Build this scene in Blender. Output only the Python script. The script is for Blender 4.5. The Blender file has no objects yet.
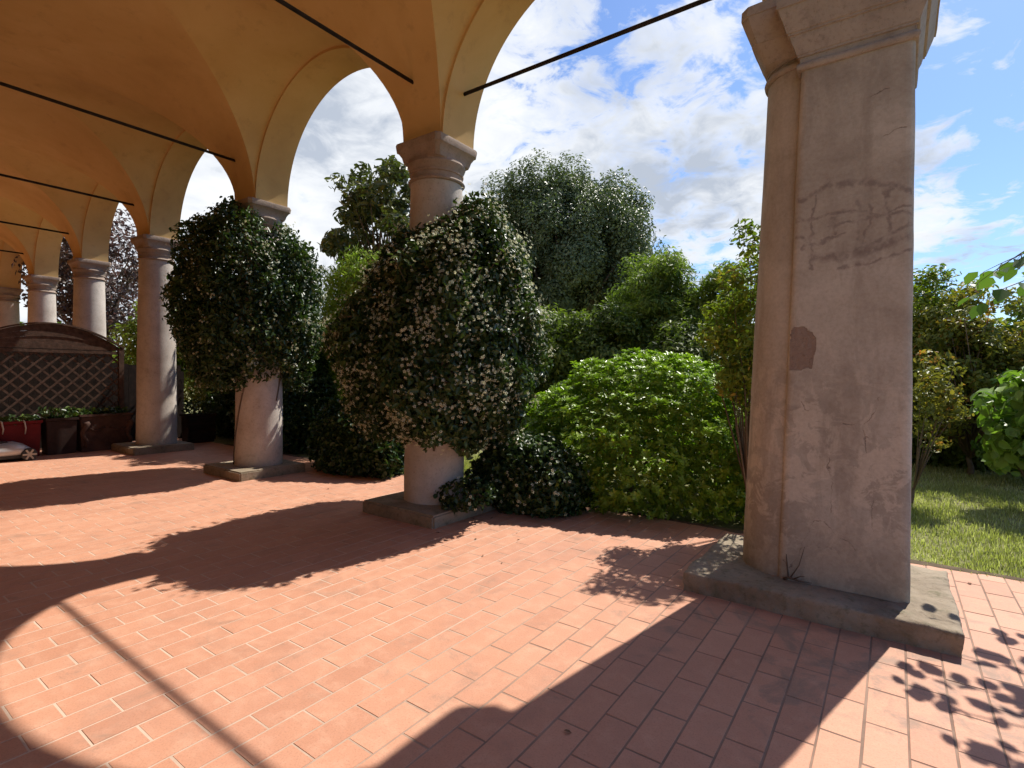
import bpy, bmesh, math, random
import numpy as np
from mathutils import Vector, Matrix, noise

R = math.radians
random.seed(7)
rng = np.random.default_rng(7)
scene = bpy.context.scene
COL = scene.collection

# ------------------------------------------------------------------ camera
cam_d = bpy.data.cameras.new('camera')
cam_d.sensor_width = 36.0
cam_d.lens = 36.0 * 533.56 / 1024.0
cam_d.clip_start, cam_d.clip_end = 0.05, 3000
cam = bpy.data.objects.new('camera', cam_d)
COL.objects.link(cam)
YAW, PITCH, ROLL = 0.6225, -0.0186, 0.0109
fw = Vector((-math.sin(YAW) * math.cos(PITCH), math.cos(YAW) * math.cos(PITCH), math.sin(PITCH)))
rt = Vector((math.cos(YAW), math.sin(YAW), 0))
up = rt.cross(fw)
r_ = math.cos(ROLL) * rt + math.sin(ROLL) * up
u_ = -math.sin(ROLL) * rt + math.cos(ROLL) * up
m = Matrix((r_, u_, -fw)).transposed().to_4x4()
m.translation = Vector((4.1044, -4.2689, 1.5))
cam.matrix_world = m
scene.camera = cam

# ------------------------------------------------------------------ light and sky
SUN = Vector((0.16, 0.724, 1.0)).normalized()
ELEV = math.asin(SUN.z)
ROT = math.atan2(SUN.x, SUN.y)
world = bpy.data.worlds.new('World')
scene.world = world
world.use_nodes = True


def N(nt, t, **kw):
    n = nt.nodes.new(t)
    for k, v in kw.items():
        if k.startswith('i_'):
            n.inputs[k[2:].replace('_', ' ')].default_value = v
        else:
            setattr(n, k, v)
    return n


def L(nt, a, b):
    nt.links.new(a, b)


def mathn(nt, op, a, b=None, c=None, clamp=False):
    n = nt.nodes.new('ShaderNodeMath')
    n.operation = op
    n.use_clamp = clamp
    for i, v in enumerate((a, b, c)):
        if v is None:
            continue
        if isinstance(v, (int, float)):
            n.inputs[i].default_value = v
        else:
            nt.links.new(v, n.inputs[i])
    return n.outputs[0]


def ramp(nt, fac, stops):
    n = nt.nodes.new('ShaderNodeValToRGB')
    e = n.color_ramp.elements
    while len(e) < len(stops):
        e.new(0.5)
    for i, (p, c) in enumerate(stops):
        e[i].position = p
        e[i].color = c if len(c) == 4 else (*c, 1)
    nt.links.new(fac, n.inputs[0])
    return n.outputs[0]


def mixc(nt, fac, a, b, blend='MIX'):
    n = nt.nodes.new('ShaderNodeMix')
    n.data_type = 'RGBA'
    n.blend_type = blend
    for sock, v in ((n.inputs[0], fac), (n.inputs[6], a), (n.inputs[7], b)):
        if isinstance(v, (int, float)):
            sock.default_value = v
        elif isinstance(v, (tuple, list)):
            sock.default_value = v if len(v) == 4 else (*v, 1)
        else:
            nt.links.new(v, sock)
    return n.outputs[2]


SKY_STRENGTH = 0.12
wt = world.node_tree
wt.nodes.clear()
sky = N(wt, 'ShaderNodeTexSky', sky_type='NISHITA', sun_disc=False, sun_elevation=ELEV, sun_rotation=ROT,
        altitude=50, air_density=1.1, dust_density=0.6, ozone_density=2.0)
tc = N(wt, 'ShaderNodeTexCoord')
sep = N(wt, 'ShaderNodeSeparateXYZ')
L(wt, tc.outputs['Generated'], sep.inputs[0])
zc = mathn(wt, 'ADD', mathn(wt, 'MAXIMUM', sep.outputs[2], 0.0), 0.22)
cx_ = mathn(wt, 'DIVIDE', sep.outputs[0], zc)
cy_ = mathn(wt, 'DIVIDE', sep.outputs[1], zc)
cmb = N(wt, 'ShaderNodeCombineXYZ')
L(wt, cx_, cmb.inputs[0]); L(wt, cy_, cmb.inputs[1]); cmb.inputs[2].default_value = 3.3
n1 = N(wt, 'ShaderNodeTexNoise', i_Scale=1.7, i_Detail=9.0, i_Roughness=0.58, i_Distortion=0.25)
L(wt, cmb.outputs[0], n1.inputs['Vector'])
n2 = N(wt, 'ShaderNodeTexNoise', i_Scale=8.5, i_Detail=7.0, i_Roughness=0.62, i_Distortion=0.5)
L(wt, cmb.outputs[0], n2.inputs['Vector'])
n3 = N(wt, 'ShaderNodeTexNoise', i_Scale=1.6, i_Detail=5.0, i_Roughness=0.55)
off = N(wt, 'ShaderNodeVectorMath', operation='ADD')
L(wt, cmb.outputs[0], off.inputs[0]); off.inputs[1].default_value = (0.35, 0.5, 1.7)
L(wt, off.outputs[0], n3.inputs['Vector'])
# more cloud to the north-west of the garden, clear sky to the north-east and overhead there
dens = mathn(wt, 'ADD', mathn(wt, 'MULTIPLY', n1.outputs['Fac'], 0.55), mathn(wt, 'MULTIPLY', n2.outputs['Fac'], 0.45))
grad = mathn(wt, 'MULTIPLY', sep.outputs[0], -0.26)
ele = mathn(wt, 'MULTIPLY', mathn(wt, 'SUBTRACT', sep.outputs[2], 0.20), -0.10)
dens = mathn(wt, 'ADD', mathn(wt, 'ADD', dens, grad), ele)
cov = ramp(wt, dens, [(0.490, (0, 0, 0)), (0.545, (0.75, 0.75, 0.75)), (0.61, (1, 1, 1))])
shade = mathn(wt, 'ADD', mathn(wt, 'MULTIPLY', n3.outputs['Fac'], 0.7), mathn(wt, 'MULTIPLY', n2.outputs['Fac'], 0.3))
ccol = ramp(wt, shade, [(0.40, (5.7, 5.8, 5.9)), (0.50, (4.9, 5.1, 5.4)), (0.60, (2.9, 3.25, 3.85))])
skyc = mixc(wt, 1.0, sky.outputs[0], (0.58, 0.70, 0.90), 'MULTIPLY')
cl = mixc(wt, cov, skyc, ccol)
bg = N(wt, 'ShaderNodeBackground')
bg.inputs['Strength'].default_value = SKY_STRENGTH
L(wt, cl, bg.inputs[0])
wo = N(wt, 'ShaderNodeOutputWorld')
L(wt, bg.outputs[0], wo.inputs[0])

sun_d = bpy.data.lights.new('sun', 'SUN')
sun_d.energy = 4.6
sun_d.angle = R(0.53)
sun_d.color = (1.0, 0.945, 0.86)
sun = bpy.data.objects.new('sun', sun_d)
COL.objects.link(sun)
sun.rotation_euler = SUN.to_track_quat('Z', 'Y').to_euler()
sun.location = (2, 8, 14)

vs = scene.view_settings
vs.view_transform = 'Standard'
vs.look = 'None'
vs.exposure = 0.6
vs.gamma = 1.0
vs.use_curve_mapping = False
scene.cycles.use_denoising = True
scene.cycles.max_bounces = 10
scene.cycles.diffuse_bounces = 7
scene.cycles.transmission_bounces = 4
scene.cycles.transparent_max_bounces = 6
scene.cycles.sample_clamp_indirect = 8.0


# ------------------------------------------------------------------ material helpers
def new_mat(name):
    mt = bpy.data.materials.new(name)
    mt.use_nodes = True
    nt = mt.node_tree
    return mt, nt, nt.nodes['Principled BSDF']


def plain(name, col, rough=0.7, metal=0.0, var=0.15, scale=6.0, bump=0.0, bscale=30.0):
    """one material: base colour broken up by noise, optional bump"""
    mt, nt, b = new_mat(name)
    t = N(nt, 'ShaderNodeTexCoord')
    n = N(nt, 'ShaderNodeTexNoise', i_Scale=scale, i_Detail=6.0, i_Roughness=0.62)
    L(nt, t.outputs['Object'], n.inputs['Vector'])
    lo = tuple(c * (1 - var) for c in col)
    hi = tuple(min(1, c * (1 + var)) for c in col)
    L(nt, ramp(nt, n.outputs['Fac'], [(0.3, lo), (0.7, hi)]), b.inputs['Base Color'])
    b.inputs['Roughness'].default_value = rough
    b.inputs['Specular IOR Level'].default_value = 0.5 if rough < .45 else 0.15
    b.inputs['Metallic'].default_value = metal
    if bump:
        n2 = N(nt, 'ShaderNodeTexNoise', i_Scale=bscale, i_Detail=5.0, i_Roughness=0.6)
        L(nt, t.outputs['Object'], n2.inputs['Vector'])
        bp = N(nt, 'ShaderNodeBump', i_Strength=bump, i_Distance=0.01)
        L(nt, n2.outputs['Fac'], bp.inputs['Height'])
        L(nt, bp.outputs[0], b.inputs['Normal'])
    return mt


def leaf_mat(name, ca, cb, cc=None, trans=0.35, gloss=0.45, tcol=None):
    """leaf: colour from the per-leaf attribute, light passing through, soft sheen"""
    mt, nt, b = new_mat(name)
    at = N(nt, 'ShaderNodeAttribute', attribute_name='tint')
    stops = [(0.0, ca), (0.75, cb), (1.0, cc or cb)]
    c = ramp(nt, at.outputs['Fac'], stops)
    L(nt, c, b.inputs['Base Color'])
    b.inputs['Roughness'].default_value = gloss
    b.inputs['Specular IOR Level'].default_value = 0.35
    tr = N(nt, 'ShaderNodeBsdfTranslucent')
    L(nt, mixc(nt, 1.0, c, tcol or (1.0, 1.25, 0.5), 'MULTIPLY'), tr.inputs[0])
    mx = N(nt, 'ShaderNodeMixShader')
    mx.inputs[0].default_value = trans
    L(nt, b.outputs[0], mx.inputs[1]); L(nt, tr.outputs[0], mx.inputs[2])
    L(nt, mx.outputs[0], nt.nodes['Material Output'].inputs[0])
    return mt


# ------------------------------------------------------------------ object helpers
def tag(o, label=None, cat=None, group=None, kind=None):
    if label: o['label'] = label
    if cat: o['category'] = cat
    if group: o['group'] = group
    if kind: o['kind'] = kind
    return o


def thing(name, loc, label, cat, group=None, rz=0.0):
    o = bpy.data.objects.new(name, None)
    COL.objects.link(o)
    o.location = loc
    o.rotation_euler.z = rz
    o.empty_display_size = 0.2
    return tag(o, label, cat, group)


def link(name, me, mat, parent=None, smooth=False, sharp=None):
    o = bpy.data.objects.new(name, me)
    COL.objects.link(o)
    if mat is not None:
        me.materials.append(mat)
    if parent is not None:
        o.parent = parent
    if smooth:
        me.polygons.foreach_set('use_smooth', [True] * len(me.polygons))
        if sharp:
            me.set_sharp_from_angle(angle=R(sharp))
    return o


class MB:
    """collects faces of one mesh"""

    def __init__(s):
        s.v = []; s.f = []

    def add(s, vs_, fs):
        o = len(s.v)
        s.v += [tuple(p) for p in vs_]
        s.f += [tuple(i + o for i in f) for f in fs]

    def box(s, a, b):
        x0, y0, z0 = a; x1, y1, z1 = b
        s.add([(x0, y0, z0), (x1, y0, z0), (x1, y1, z0), (x0, y1, z0), (x0, y0, z1), (x1, y0, z1), (x1, y1, z1), (x0, y1, z1)],
              [(0, 3, 2, 1), (4, 5, 6, 7), (0, 1, 5, 4), (1, 2, 6, 5), (2, 3, 7, 6), (3, 0, 4, 7)])

    def bar(s, p, q, w, h, upv=(0, 0, 1)):
        p = Vector(p); q = Vector(q); d = (q - p).normalized(); a = d.cross(Vector(upv))
        if a.length < 1e-4: a = d.cross(Vector((1, 0, 0)))
        a.normalize(); b = a.cross(d)
        a *= w / 2; b *= h / 2
        s.add([p - a - b, p + a - b, p + a + b, p - a + b, q - a - b, q + a - b, q + a + b, q - a + b],
              [(0, 3, 2, 1), (4, 5, 6, 7), (0, 1, 5, 4), (1, 2, 6, 5), (2, 3, 7, 6), (3, 0, 4, 7)])

    def tube(s, pts, rad, n=7, cap=True):
        pts = [Vector(p) for p in pts]
        if isinstance(rad, (int, float)): rad = [rad] * len(pts)
        rings = []
        prev = None
        for i, p in enumerate(pts):
            d = (pts[min(i + 1, len(pts) - 1)] - pts[max(i - 1, 0)]).normalized()
            a = d.cross(Vector((0.13, 0.31, 0.94))) if prev is None else prev - d * prev.dot(d)
            if a.length < 1e-4: a = d.cross(Vector((1, 0, 0)))
            a.normalize(); prev = a; b = d.cross(a)
            rings.append([p + (a * math.cos(2 * math.pi * k / n) + b * math.sin(2 * math.pi * k / n)) * rad[i] for k in range(n)])
        vs_ = [q for rg in rings for q in rg]
        fs = []
        for i in range(len(pts) - 1):
            for k in range(n):
                k2 = (k + 1) % n
                fs.append((i * n + k, i * n + k2, (i + 1) * n + k2, (i + 1) * n + k))
        if cap:
            fs.append(tuple(range(n))[::-1]); fs.append(tuple((len(pts) - 1) * n + k for k in range(n)))
        s.add(vs_, fs)

    def lathe(s, prof, n=48, c=(0, 0), cap=True):
        vs_ = []; fs = []
        for (r, z) in prof:
            for k in range(n):
                t = 2 * math.pi * k / n
                vs_.append((c[0] + r * math.cos(t), c[1] + r * math.sin(t), z))
        for i in range(len(prof) - 1):
            for k in range(n):
                k2 = (k + 1) % n
                fs.append((i * n + k, i * n + k2, (i + 1) * n + k2, (i + 1) * n + k))
        if cap:
            fs.append(tuple(range(n))[::-1]); fs.append(tuple((len(prof) - 1) * n + k for k in range(n)))
        s.add(vs_, fs)

    def loft(s, rings, cap=True):
        n = len(rings[0]); vs_ = [q for rg in rings for q in rg]; fs = []
        for i in range(len(rings) - 1):
            for k in range(n):
                k2 = (k + 1) % n
                fs.append((i * n + k, i * n + k2, (i + 1) * n + k2, (i + 1) * n + k))
        if cap:
            fs.append(tuple(range(n))[::-1]); fs.append(tuple((len(rings) - 1) * n + k for k in range(n)))
        s.add(vs_, fs)

    def mesh(s, name):
        me = bpy.data.meshes.new(name)
        me.from_pydata(s.v, [], s.f)
        me.update()
        return me

    def build(s, name, mat, parent=None, smooth=False, sharp=None, bevel=0.0):
        me = s.mesh(name)
        if bevel:
            bm = bmesh.new(); bm.from_mesh(me)
            bmesh.ops.recalc_face_normals(bm, faces=bm.faces)
            es = [e for e in bm.edges if len(e.link_faces) == 2 and e.calc_face_angle(0) > R(35)]
            bmesh.ops.bevel(bm, geom=es, offset=bevel, segments=2, affect='EDGES', clamp_overlap=True)
            bm.to_mesh(me); bm.free()
        return link(name, me, mat, parent, smooth, sharp)


def copy_tree(o, parent=None):
    c = o.copy(); COL.objects.link(c); c.parent = parent
    for ch in list(o.children): copy_tree(ch, c)
    return c


def roughen(me, amp, scale, seed=0.0, cuts=0):
    """uneven, hand-made surface: push vertices along their normals by noise"""
    bm = bmesh.new(); bm.from_mesh(me)
    if cuts:
        bmesh.ops.subdivide_edges(bm, edges=bm.edges[:], cuts=cuts, use_grid_fill=True)
    bm.normal_update()
    for v in bm.verts:
        nz = noise.noise(v.co * scale + Vector((seed, seed * 2, 0))) + 0.5 * noise.noise(v.co * scale * 2.7 + Vector((0, seed, 3)))
        v.co += v.normal * nz * amp
    bm.to_mesh(me); bm.free()


# ------------------------------------------------------------------ leaf clouds (real leaf meshes)
def unit(n):
    v = rng.normal(size=(n, 3))
    return v / np.linalg.norm(v, axis=1)[:, None]


def leaf_mesh(name, pos, nrm, size, aspect=0.5, fold=0.18, rounded=True, droop=0.0, tint=None, dirv=None, jitter=0.35):
    """one folded leaf per position; nrm is roughly which way its upper face looks"""
    n = len(pos)
    size = size * rng.uniform(1 - jitter, 1 + jitter, n)
    nrm = nrm / np.maximum(np.linalg.norm(nrm, axis=1), 1e-6)[:, None]
    if dirv is None: dirv = unit(n)
    t = dirv - nrm * (dirv * nrm).sum(1)[:, None]
    t[:, 2] -= droop
    t = t / np.maximum(np.linalg.norm(t, axis=1), 1e-6)[:, None]
    b = np.cross(nrm, t)
    b = b / np.maximum(np.linalg.norm(b, axis=1), 1e-6)[:, None]
    nn = np.cross(t, b)
    L_ = size[:, None]; W = (size * aspect * rng.uniform(.8, 1.2, n))[:, None] * 0.5
    up_ = nn * W * fold * 2
    base = pos - t * L_ * 0.5
    tip = pos + t * L_ * 0.5 - nn * L_ * 0.08
    if rounded:
        k = 6
        v = np.stack([base, pos - t * L_ * .2 + b * W * .92 + up_, pos + t * L_ * .18 + b * W * .85 + up_, tip,
                      pos + t * L_ * .18 - b * W * .85 + up_, pos - t * L_ * .2 - b * W * .92 + up_], 1)
        f = np.array([[0, 1, 2, 3], [0, 3, 4, 5]])
    else:
        k = 4
        v = np.stack([base, pos + b * W + up_, tip, pos - b * W + up_], 1)
        f = np.array([[0, 1, 2], [0, 2, 3]])
    me = bpy.data.meshes.new(name)
    fv = f.shape[1]
    faces = (f[None] + (np.arange(n) * k)[:, None, None]).reshape(-1, fv)
    me.vertices.add(n * k); me.vertices.foreach_set('co', v.reshape(-1).astype(np.float32))
    me.loops.add(faces.size); me.loops.foreach_set('vertex_index', faces.reshape(-1).astype(np.int32))
    me.polygons.add(len(faces))
    me.polygons.foreach_set('loop_start', (np.arange(len(faces)) * fv).astype(np.int32))
    if tint is None: tint = rng.uniform(0, 1, n)
    a = me.attributes.new('tint', 'FLOAT', 'FACE')
    a.data.foreach_set('value', np.repeat(np.clip(tint, 0, 1), 2).astype(np.float32))
    me.update(calc_edges=True)
    return me


def clumps(center, radii, n, r0, r1, shell=0.75, zmin=None, lump=0.18, seed=0.0):
    """sub-crowns spread over an uneven ellipsoid; returns centres and radii"""
    c = np.array(center, float); rad = np.array(radii, float)
    d = unit(n)
    k = rng.uniform(shell - 0.2, shell + 0.08, n)
    k *= np.array([1 + lump * 2 * noise.noise(Vector(x) * 1.7 + Vector((seed, 0, 0))) for x in d])
    p = c + d * rad * k[:, None]
    r = rng.uniform(r0, r1, n)
    if zmin is not None:
        keep = p[:, 2] > zmin
        p, r = p[keep], r[keep]
    return p, r


def clump_leaves(cp, cr, per, crown_c, flat=0.75, hollow=0.45, upb=0.55, rand=0.6):
    """leaf positions on and in each clump, facing outward and up; tint is shared inside a clump"""
    n = len(cp)
    w = (cr / cr.mean()) ** 2
    cnt = np.maximum(4, (per * w)).astype(int)
    idx = np.repeat(np.arange(n), cnt)
    N_ = len(idx)
    d = unit(N_)
    rr = cr[idx] * np.cbrt(rng.uniform(hollow ** 3, 1.0, N_)) * rng.uniform(.85, 1.1, N_)
    pos = cp[idx] + d * rr[:, None] * np.array([1, 1, flat])
    out = pos - np.array(crown_c)
    out /= np.maximum(np.linalg.norm(out, axis=1), 1e-6)[:, None]
    nrm = d * 0.5 + out * 0.5 + np.array([0, 0, upb]) + rng.normal(size=(N_, 3)) * rand
    ct = rng.uniform(0.15, 0.75, n)
    tint = ct[idx] + rng.normal(size=N_) * 0.2
    return pos, nrm, np.clip(tint, 0, 1), d


def limbs(base, tips, r0, mid=0.45, n_main=5):
    """tapered trunk with limbs to some of the clumps"""
    mb = MB()
    base = Vector(base)
    tips = [Vector(t) for t in tips]
    top = sum(tips, Vector()) / len(tips)
    fork = base.lerp(top, mid)
    pts = [base + Vector((0, 0, -0.05)), base.lerp(fork, .3) + Vector((r0 * .4, -r0 * .3, 0)), base.lerp(fork, .7) + Vector((-r0 * .3, r0 * .3, 0)), fork]
    mb.tube(pts, [r0 * 1.25, r0, r0 * .85, r0 * .7], 9)
    for t in tips:
        s0 = base.lerp(fork, random.uniform(.6, 1.0))
        m1 = s0.lerp(t, .5) + Vector((random.uniform(-.1, .1), random.uniform(-.1, .1), random.uniform(0, .25))) * (t - s0).length * .5
        mb.tube([s0, m1, t], [r0 * .5, r0 * .28, r0 * .08], 6)
    return mb


# ------------------------------------------------------------------ materials of the building
def mat_plaster():
    mt, nt, b = new_mat('ochre_plaster')
    t = N(nt, 'ShaderNodeTexCoord')
    n = N(nt, 'ShaderNodeTexNoise', i_Scale=0.7, i_Detail=7.0, i_Roughness=0.6, i_Distortion=0.4)
    n2 = N(nt, 'ShaderNodeTexNoise', i_Scale=5.0, i_Detail=8.0, i_Roughness=0.7)
    n3 = N(nt, 'ShaderNodeTexNoise', i_Scale=60.0, i_Detail=4.0, i_Roughness=0.7)
    for q in (n, n2, n3): L(nt, t.outputs['Object'], q.inputs['Vector'])
    c = ramp(nt, n.outputs['Fac'], [(0.32, (0.51, 0.325, 0.13)), (0.50, (0.62, 0.415, 0.175)), (0.68, (0.69, 0.485, 0.225))])
    spots = ramp(nt, n2.outputs['Fac'], [(0.56, (0, 0, 0)), (0.78, (1, 1, 1))])
    c = mixc(nt, mathn(nt, 'MULTIPLY', spots, 0.55), c, (0.38, 0.225, 0.11))
    L(nt, c, b.inputs['Base Color'])
    b.inputs['Roughness'].default_value = 0.85
    b.inputs['Specular IOR Level'].default_value = 0.2
    bp = N(nt, 'ShaderNodeBump', i_Strength=0.18, i_Distance=0.01)
    h = mathn(nt, 'ADD', mathn(nt, 'MULTIPLY', n2.outputs['Fac'], 1.2), mathn(nt, 'MULTIPLY', n3.outputs['Fac'], 0.25))
    L(nt, h, bp.inputs['Height']); L(nt, bp.outputs[0], b.inputs['Normal'])
    return mt


def mat_stone(name, col, dark, lichen=(0.30, 0.29, 0.20), lich=0.5, bump=0.5, pit=45.0):
    mt, nt, b = new_mat(name)
    t = N(nt, 'ShaderNodeTexCoord')
    geo = N(nt, 'ShaderNodeNewGeometry')
    n = N(nt, 'ShaderNodeTexNoise', i_Scale=2.3, i_Detail=8.0, i_Roughness=0.65, i_Distortion=0.3)
    n2 = N(nt, 'ShaderNodeTexNoise', i_Scale=11.0, i_Detail=8.0, i_Roughness=0.7)
    n3 = N(nt, 'ShaderNodeTexNoise', i_Scale=pit, i_Detail=5.0, i_Roughness=0.75)
    for q in (n, n2, n3): L(nt, geo.outputs['Position'], q.inputs['Vector'])
    c = ramp(nt, n.outputs['Fac'], [(0.30, dark), (0.55, col), (0.75, tuple(x * 1.14 for x in col))])
    lm = ramp(nt, n2.outputs['Fac'], [(0.52, (0, 0, 0)), (0.68, (1, 1, 1))])
    c = mixc(nt, mathn(nt, 'MULTIPLY', lm, lich), c, lichen)
    pits = ramp(nt, n3.outputs['Fac'], [(0.30, (0.55, 0.5, 0.45)), (0.46, (1, 1, 1))])
    c = mixc(nt, 0.7, c, pits, 'MULTIPLY')
    L(nt, c, b.inputs['Base Color'])
    b.inputs['Roughness'].default_value = 0.88
    b.inputs['Specular IOR Level'].default_value = 0.25
    bp = N(nt, 'ShaderNodeBump', i_Strength=bump, i_Distance=0.008)
    h = mathn(nt, 'ADD', mathn(nt, 'MULTIPLY', n2.outputs['Fac'], 1.0), mathn(nt, 'MULTIPLY', n3.outputs['Fac'], 0.5))
    L(nt, h, bp.inputs['Height']); L(nt, bp.outputs[0], b.inputs['Normal'])
    return mt


def mat_pier():
    """rendered pillar: pinkish plaster, weather stains, sooty smudges at head height and above, one lost patch"""
    mt, nt, b = new_mat('weathered_render')
    geo = N(nt, 'ShaderNodeNewGeometry')
    P = geo.outputs['Position']
    sp = N(nt, 'ShaderNodeSeparateXYZ'); L(nt, P, sp.inputs[0])
    X, Y, Z = sp.outputs

    def nz(s, d=8.0, rr=0.62, dist=0.0, sc=(1, 1, 1)):
        q = N(nt, 'ShaderNodeTexNoise', i_Scale=s, i_Detail=d, i_Roughness=rr, i_Distortion=dist)
        mp = N(nt, 'ShaderNodeMapping'); mp.inputs['Scale'].default_value = sc
        L(nt, P, mp.inputs[0]); L(nt, mp.outputs[0], q.inputs['Vector'])
        return q.outputs['Fac']
    big = nz(1.7, 7, 0.6, 0.5)
    med = nz(6.5, 9, 0.68, 0.6)
    fine = nz(48.0, 5, 0.7)
    streak = nz(4.0, 6, 0.6, 0.4, (1.6, 1.6, 0.35))
    c = ramp(nt, big, [(0.36, (0.37, 0.325, 0.265)), (0.50, (0.46, 0.412, 0.34)), (0.64, (0.54, 0.49, 0.41))])
    # pale worn areas lower down
    low = N(nt, 'ShaderNodeMapRange', i_From_Min=1.9, i_From_Max=1.2); L(nt, Z, low.inputs[0])
    worn = ramp(nt, med, [(0.48, (0, 0, 0)), (0.53, (1, 1, 1))])
    c = mixc(nt, mathn(nt, 'MULTIPLY', mathn(nt, 'MULTIPLY', worn, low.outputs[0]), 0.8), c, (0.60, 0.53, 0.43))
    # grey weathering
    gr = ramp(nt, streak, [(0.50, (0, 0, 0)), (0.66, (1, 1, 1))])
    c = mixc(nt, mathn(nt, 'MULTIPLY', gr, 0.65), c, (0.335, 0.29, 0.235))
    # damp ground edge
    dmp = N(nt, 'ShaderNodeMapRange', i_From_Min=0.5, i_From_Max=0.12); L(nt, mathn(nt, 'ADD', Z, mathn(nt, 'MULTIPLY', med, -0.35)), dmp.inputs[0])
    c = mixc(nt, mathn(nt, 'MULTIPLY', dmp.outputs[0], 0.45), c, (0.25, 0.185, 0.125))
    # sooty rubbed strokes and hairline cracks on the front face, each a wandering line with its own width
    wn = N(nt, 'ShaderNodeTexNoise', i_Scale=7.0, i_Detail=5.0, i_Roughness=0.6); L(nt, P, wn.inputs['Vector'])
    flat = N(nt, 'ShaderNodeVectorMath', operation='MULTIPLY'); L(nt, P, flat.inputs[0]); flat.inputs[1].default_value = (1, 0, 1)

    def warped(amp):
        ce = N(nt, 'ShaderNodeVectorMath', operation='MULTIPLY_ADD'); L(nt, wn.outputs['Color'], ce.inputs[0])
        ce.inputs[1].default_value = (amp, 0, amp); ce.inputs[2].default_value = (-amp / 2, 0, -amp / 2)
        w_ = N(nt, 'ShaderNodeVectorMath', operation='ADD'); L(nt, flat.outputs[0], w_.inputs[0]); L(nt, ce.outputs[0], w_.inputs[1])
        return w_.outputs[0]

    def strokes(vec, segs, soft):
        out = None
        for (x0, z0, x1, z1, w_) in segs:
            bx_, bz_ = x1 - x0, z1 - z0; l2 = bx_ * bx_ + bz_ * bz_
            pa = N(nt, 'ShaderNodeVectorMath', operation='SUBTRACT'); L(nt, vec, pa.inputs[0]); pa.inputs[1].default_value = (x0, 0, z0)
            dt = N(nt, 'ShaderNodeVectorMath', operation='DOT_PRODUCT'); L(nt, pa.outputs[0], dt.inputs[0]); dt.inputs[1].default_value = (bx_ / l2, 0, bz_ / l2)
            hcl = mathn(nt, 'ADD', dt.outputs['Value'], 0.0, clamp=True)
            sc = N(nt, 'ShaderNodeVectorMath', operation='SCALE'); sc.inputs[0].default_value = (bx_, 0, bz_); L(nt, hcl, sc.inputs['Scale'])
            ds = N(nt, 'ShaderNodeVectorMath', operation='DISTANCE'); L(nt, pa.outputs[0], ds.inputs[0]); L(nt, sc.outputs[0], ds.inputs[1])
            mr = N(nt, 'ShaderNodeMapRange', i_From_Min=w_ * soft, i_From_Max=w_ * .35); L(nt, ds.outputs['Value'], mr.inputs[0])
            out = mr.outputs[0] if out is None else mathn(nt, 'MAXIMUM', out, mr.outputs[0])
        return out
    front = mathn(nt, 'LESS_THAN', Y, -0.2495)
    SM = [(3.54, 2.68, 3.75, 2.73, 0.018), (3.75, 2.73, 3.92, 2.73, 0.022), (3.92, 2.73, 4.17, 2.62, 0.020), (3.55, 2.54, 3.82, 2.56, 0.012), (3.82, 2.56, 4.17, 2.49, 0.012),
          (3.65, 2.28, 3.78, 2.28, 0.030), (3.78, 2.28, 3.95, 2.29, 0.035), (3.95, 2.29, 4.18, 2.35, 0.022), (3.65, 2.68, 3.64, 2.21, 0.010), (4.04, 2.66, 4.06, 2.38, 0.012),
          (3.76, 2.52, 3.77, 2.42, 0.012), (3.90, 2.60, 3.90, 2.38, 0.014), (3.97, 2.59, 3.93, 2.30, 0.010), (4.17, 2.43, 3.95, 2.30, 0.014), (3.56, 2.45, 3.65, 2.36, 0.016),
          (3.74, 2.46, 4.17, 2.55, 0.009), (3.58, 2.35, 3.82, 2.41, 0.010), (3.78, 2.20, 4.18, 2.27, 0.012)]
    smud = strokes(warped(.14), SM, 1.25)
    brk = ramp(nt, nz(16.0, 5, .6), [(0.36, (0, 0, 0)), (0.56, (1, 1, 1))])
    smud = mathn(nt, 'MULTIPLY', mathn(nt, 'MULTIPLY', smud, brk), front)
    c = mixc(nt, mathn(nt, 'MULTIPLY', smud, 0.62), c, (0.19, 0.15, 0.135))
    CR = []
    for pl_ in ([(3.523, 0.252), (3.562, 0.22), (3.633, 0.402), (3.693, 0.551)], [(3.693, 0.551), (3.744, 0.547), (3.828, 0.472), (3.896, 0.453), (3.916, 0.409)],
                [(4.008, 0.738), (4.005, 0.629), (4.02, 0.523)], [(3.842, 1.2), (3.953, 1.214), (3.997, 1.294), (4.034, 1.372)], [(3.953, 1.214), (3.975, 1.122), (3.979, 1.029)],
                [(3.763, 1.025), (3.79, 0.754), (3.776, 0.623)], [(3.69, 0.396), (3.775, 0.39)], [(3.601, 1.34), (3.64, 1.266)], [(4.0, 2.98), (4.13, 3.0)], [(3.93, 3.24), (4.05, 3.26)]):
        for a_, b_ in zip(pl_, pl_[1:]): CR.append((*a_, *b_, .0038))
    crk = mathn(nt, 'MULTIPLY', mathn(nt, 'MULTIPLY', mathn(nt, 'MULTIPLY', strokes(warped(.12), CR, 1.0), front), .6), ramp(nt, nz(13.0, 4, .6), [(.40, (0, 0, 0)), (.55, (1, 1, 1))]))
    c = mixc(nt, crk, c, (0.12, 0.08, 0.06))
    fn = ramp(nt, fine, [(0.3, (0.80, 0.78, 0.76)), (0.6, (1, 1, 1))])
    c = mixc(nt, 0.8, c, fn, 'MULTIPLY')
    L(nt, c, b.inputs['Base Color'])
    b.inputs['Roughness'].default_value = 0.9
    b.inputs['Specular IOR Level'].default_value = 0.2
    h = mathn(nt, 'ADD', mathn(nt, 'MULTIPLY', med, 1.0), mathn(nt, 'MULTIPLY', fine, 0.3))
    h = mathn(nt, 'SUBTRACT', h, mathn(nt, 'MULTIPLY', crk, 0.9))
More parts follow.
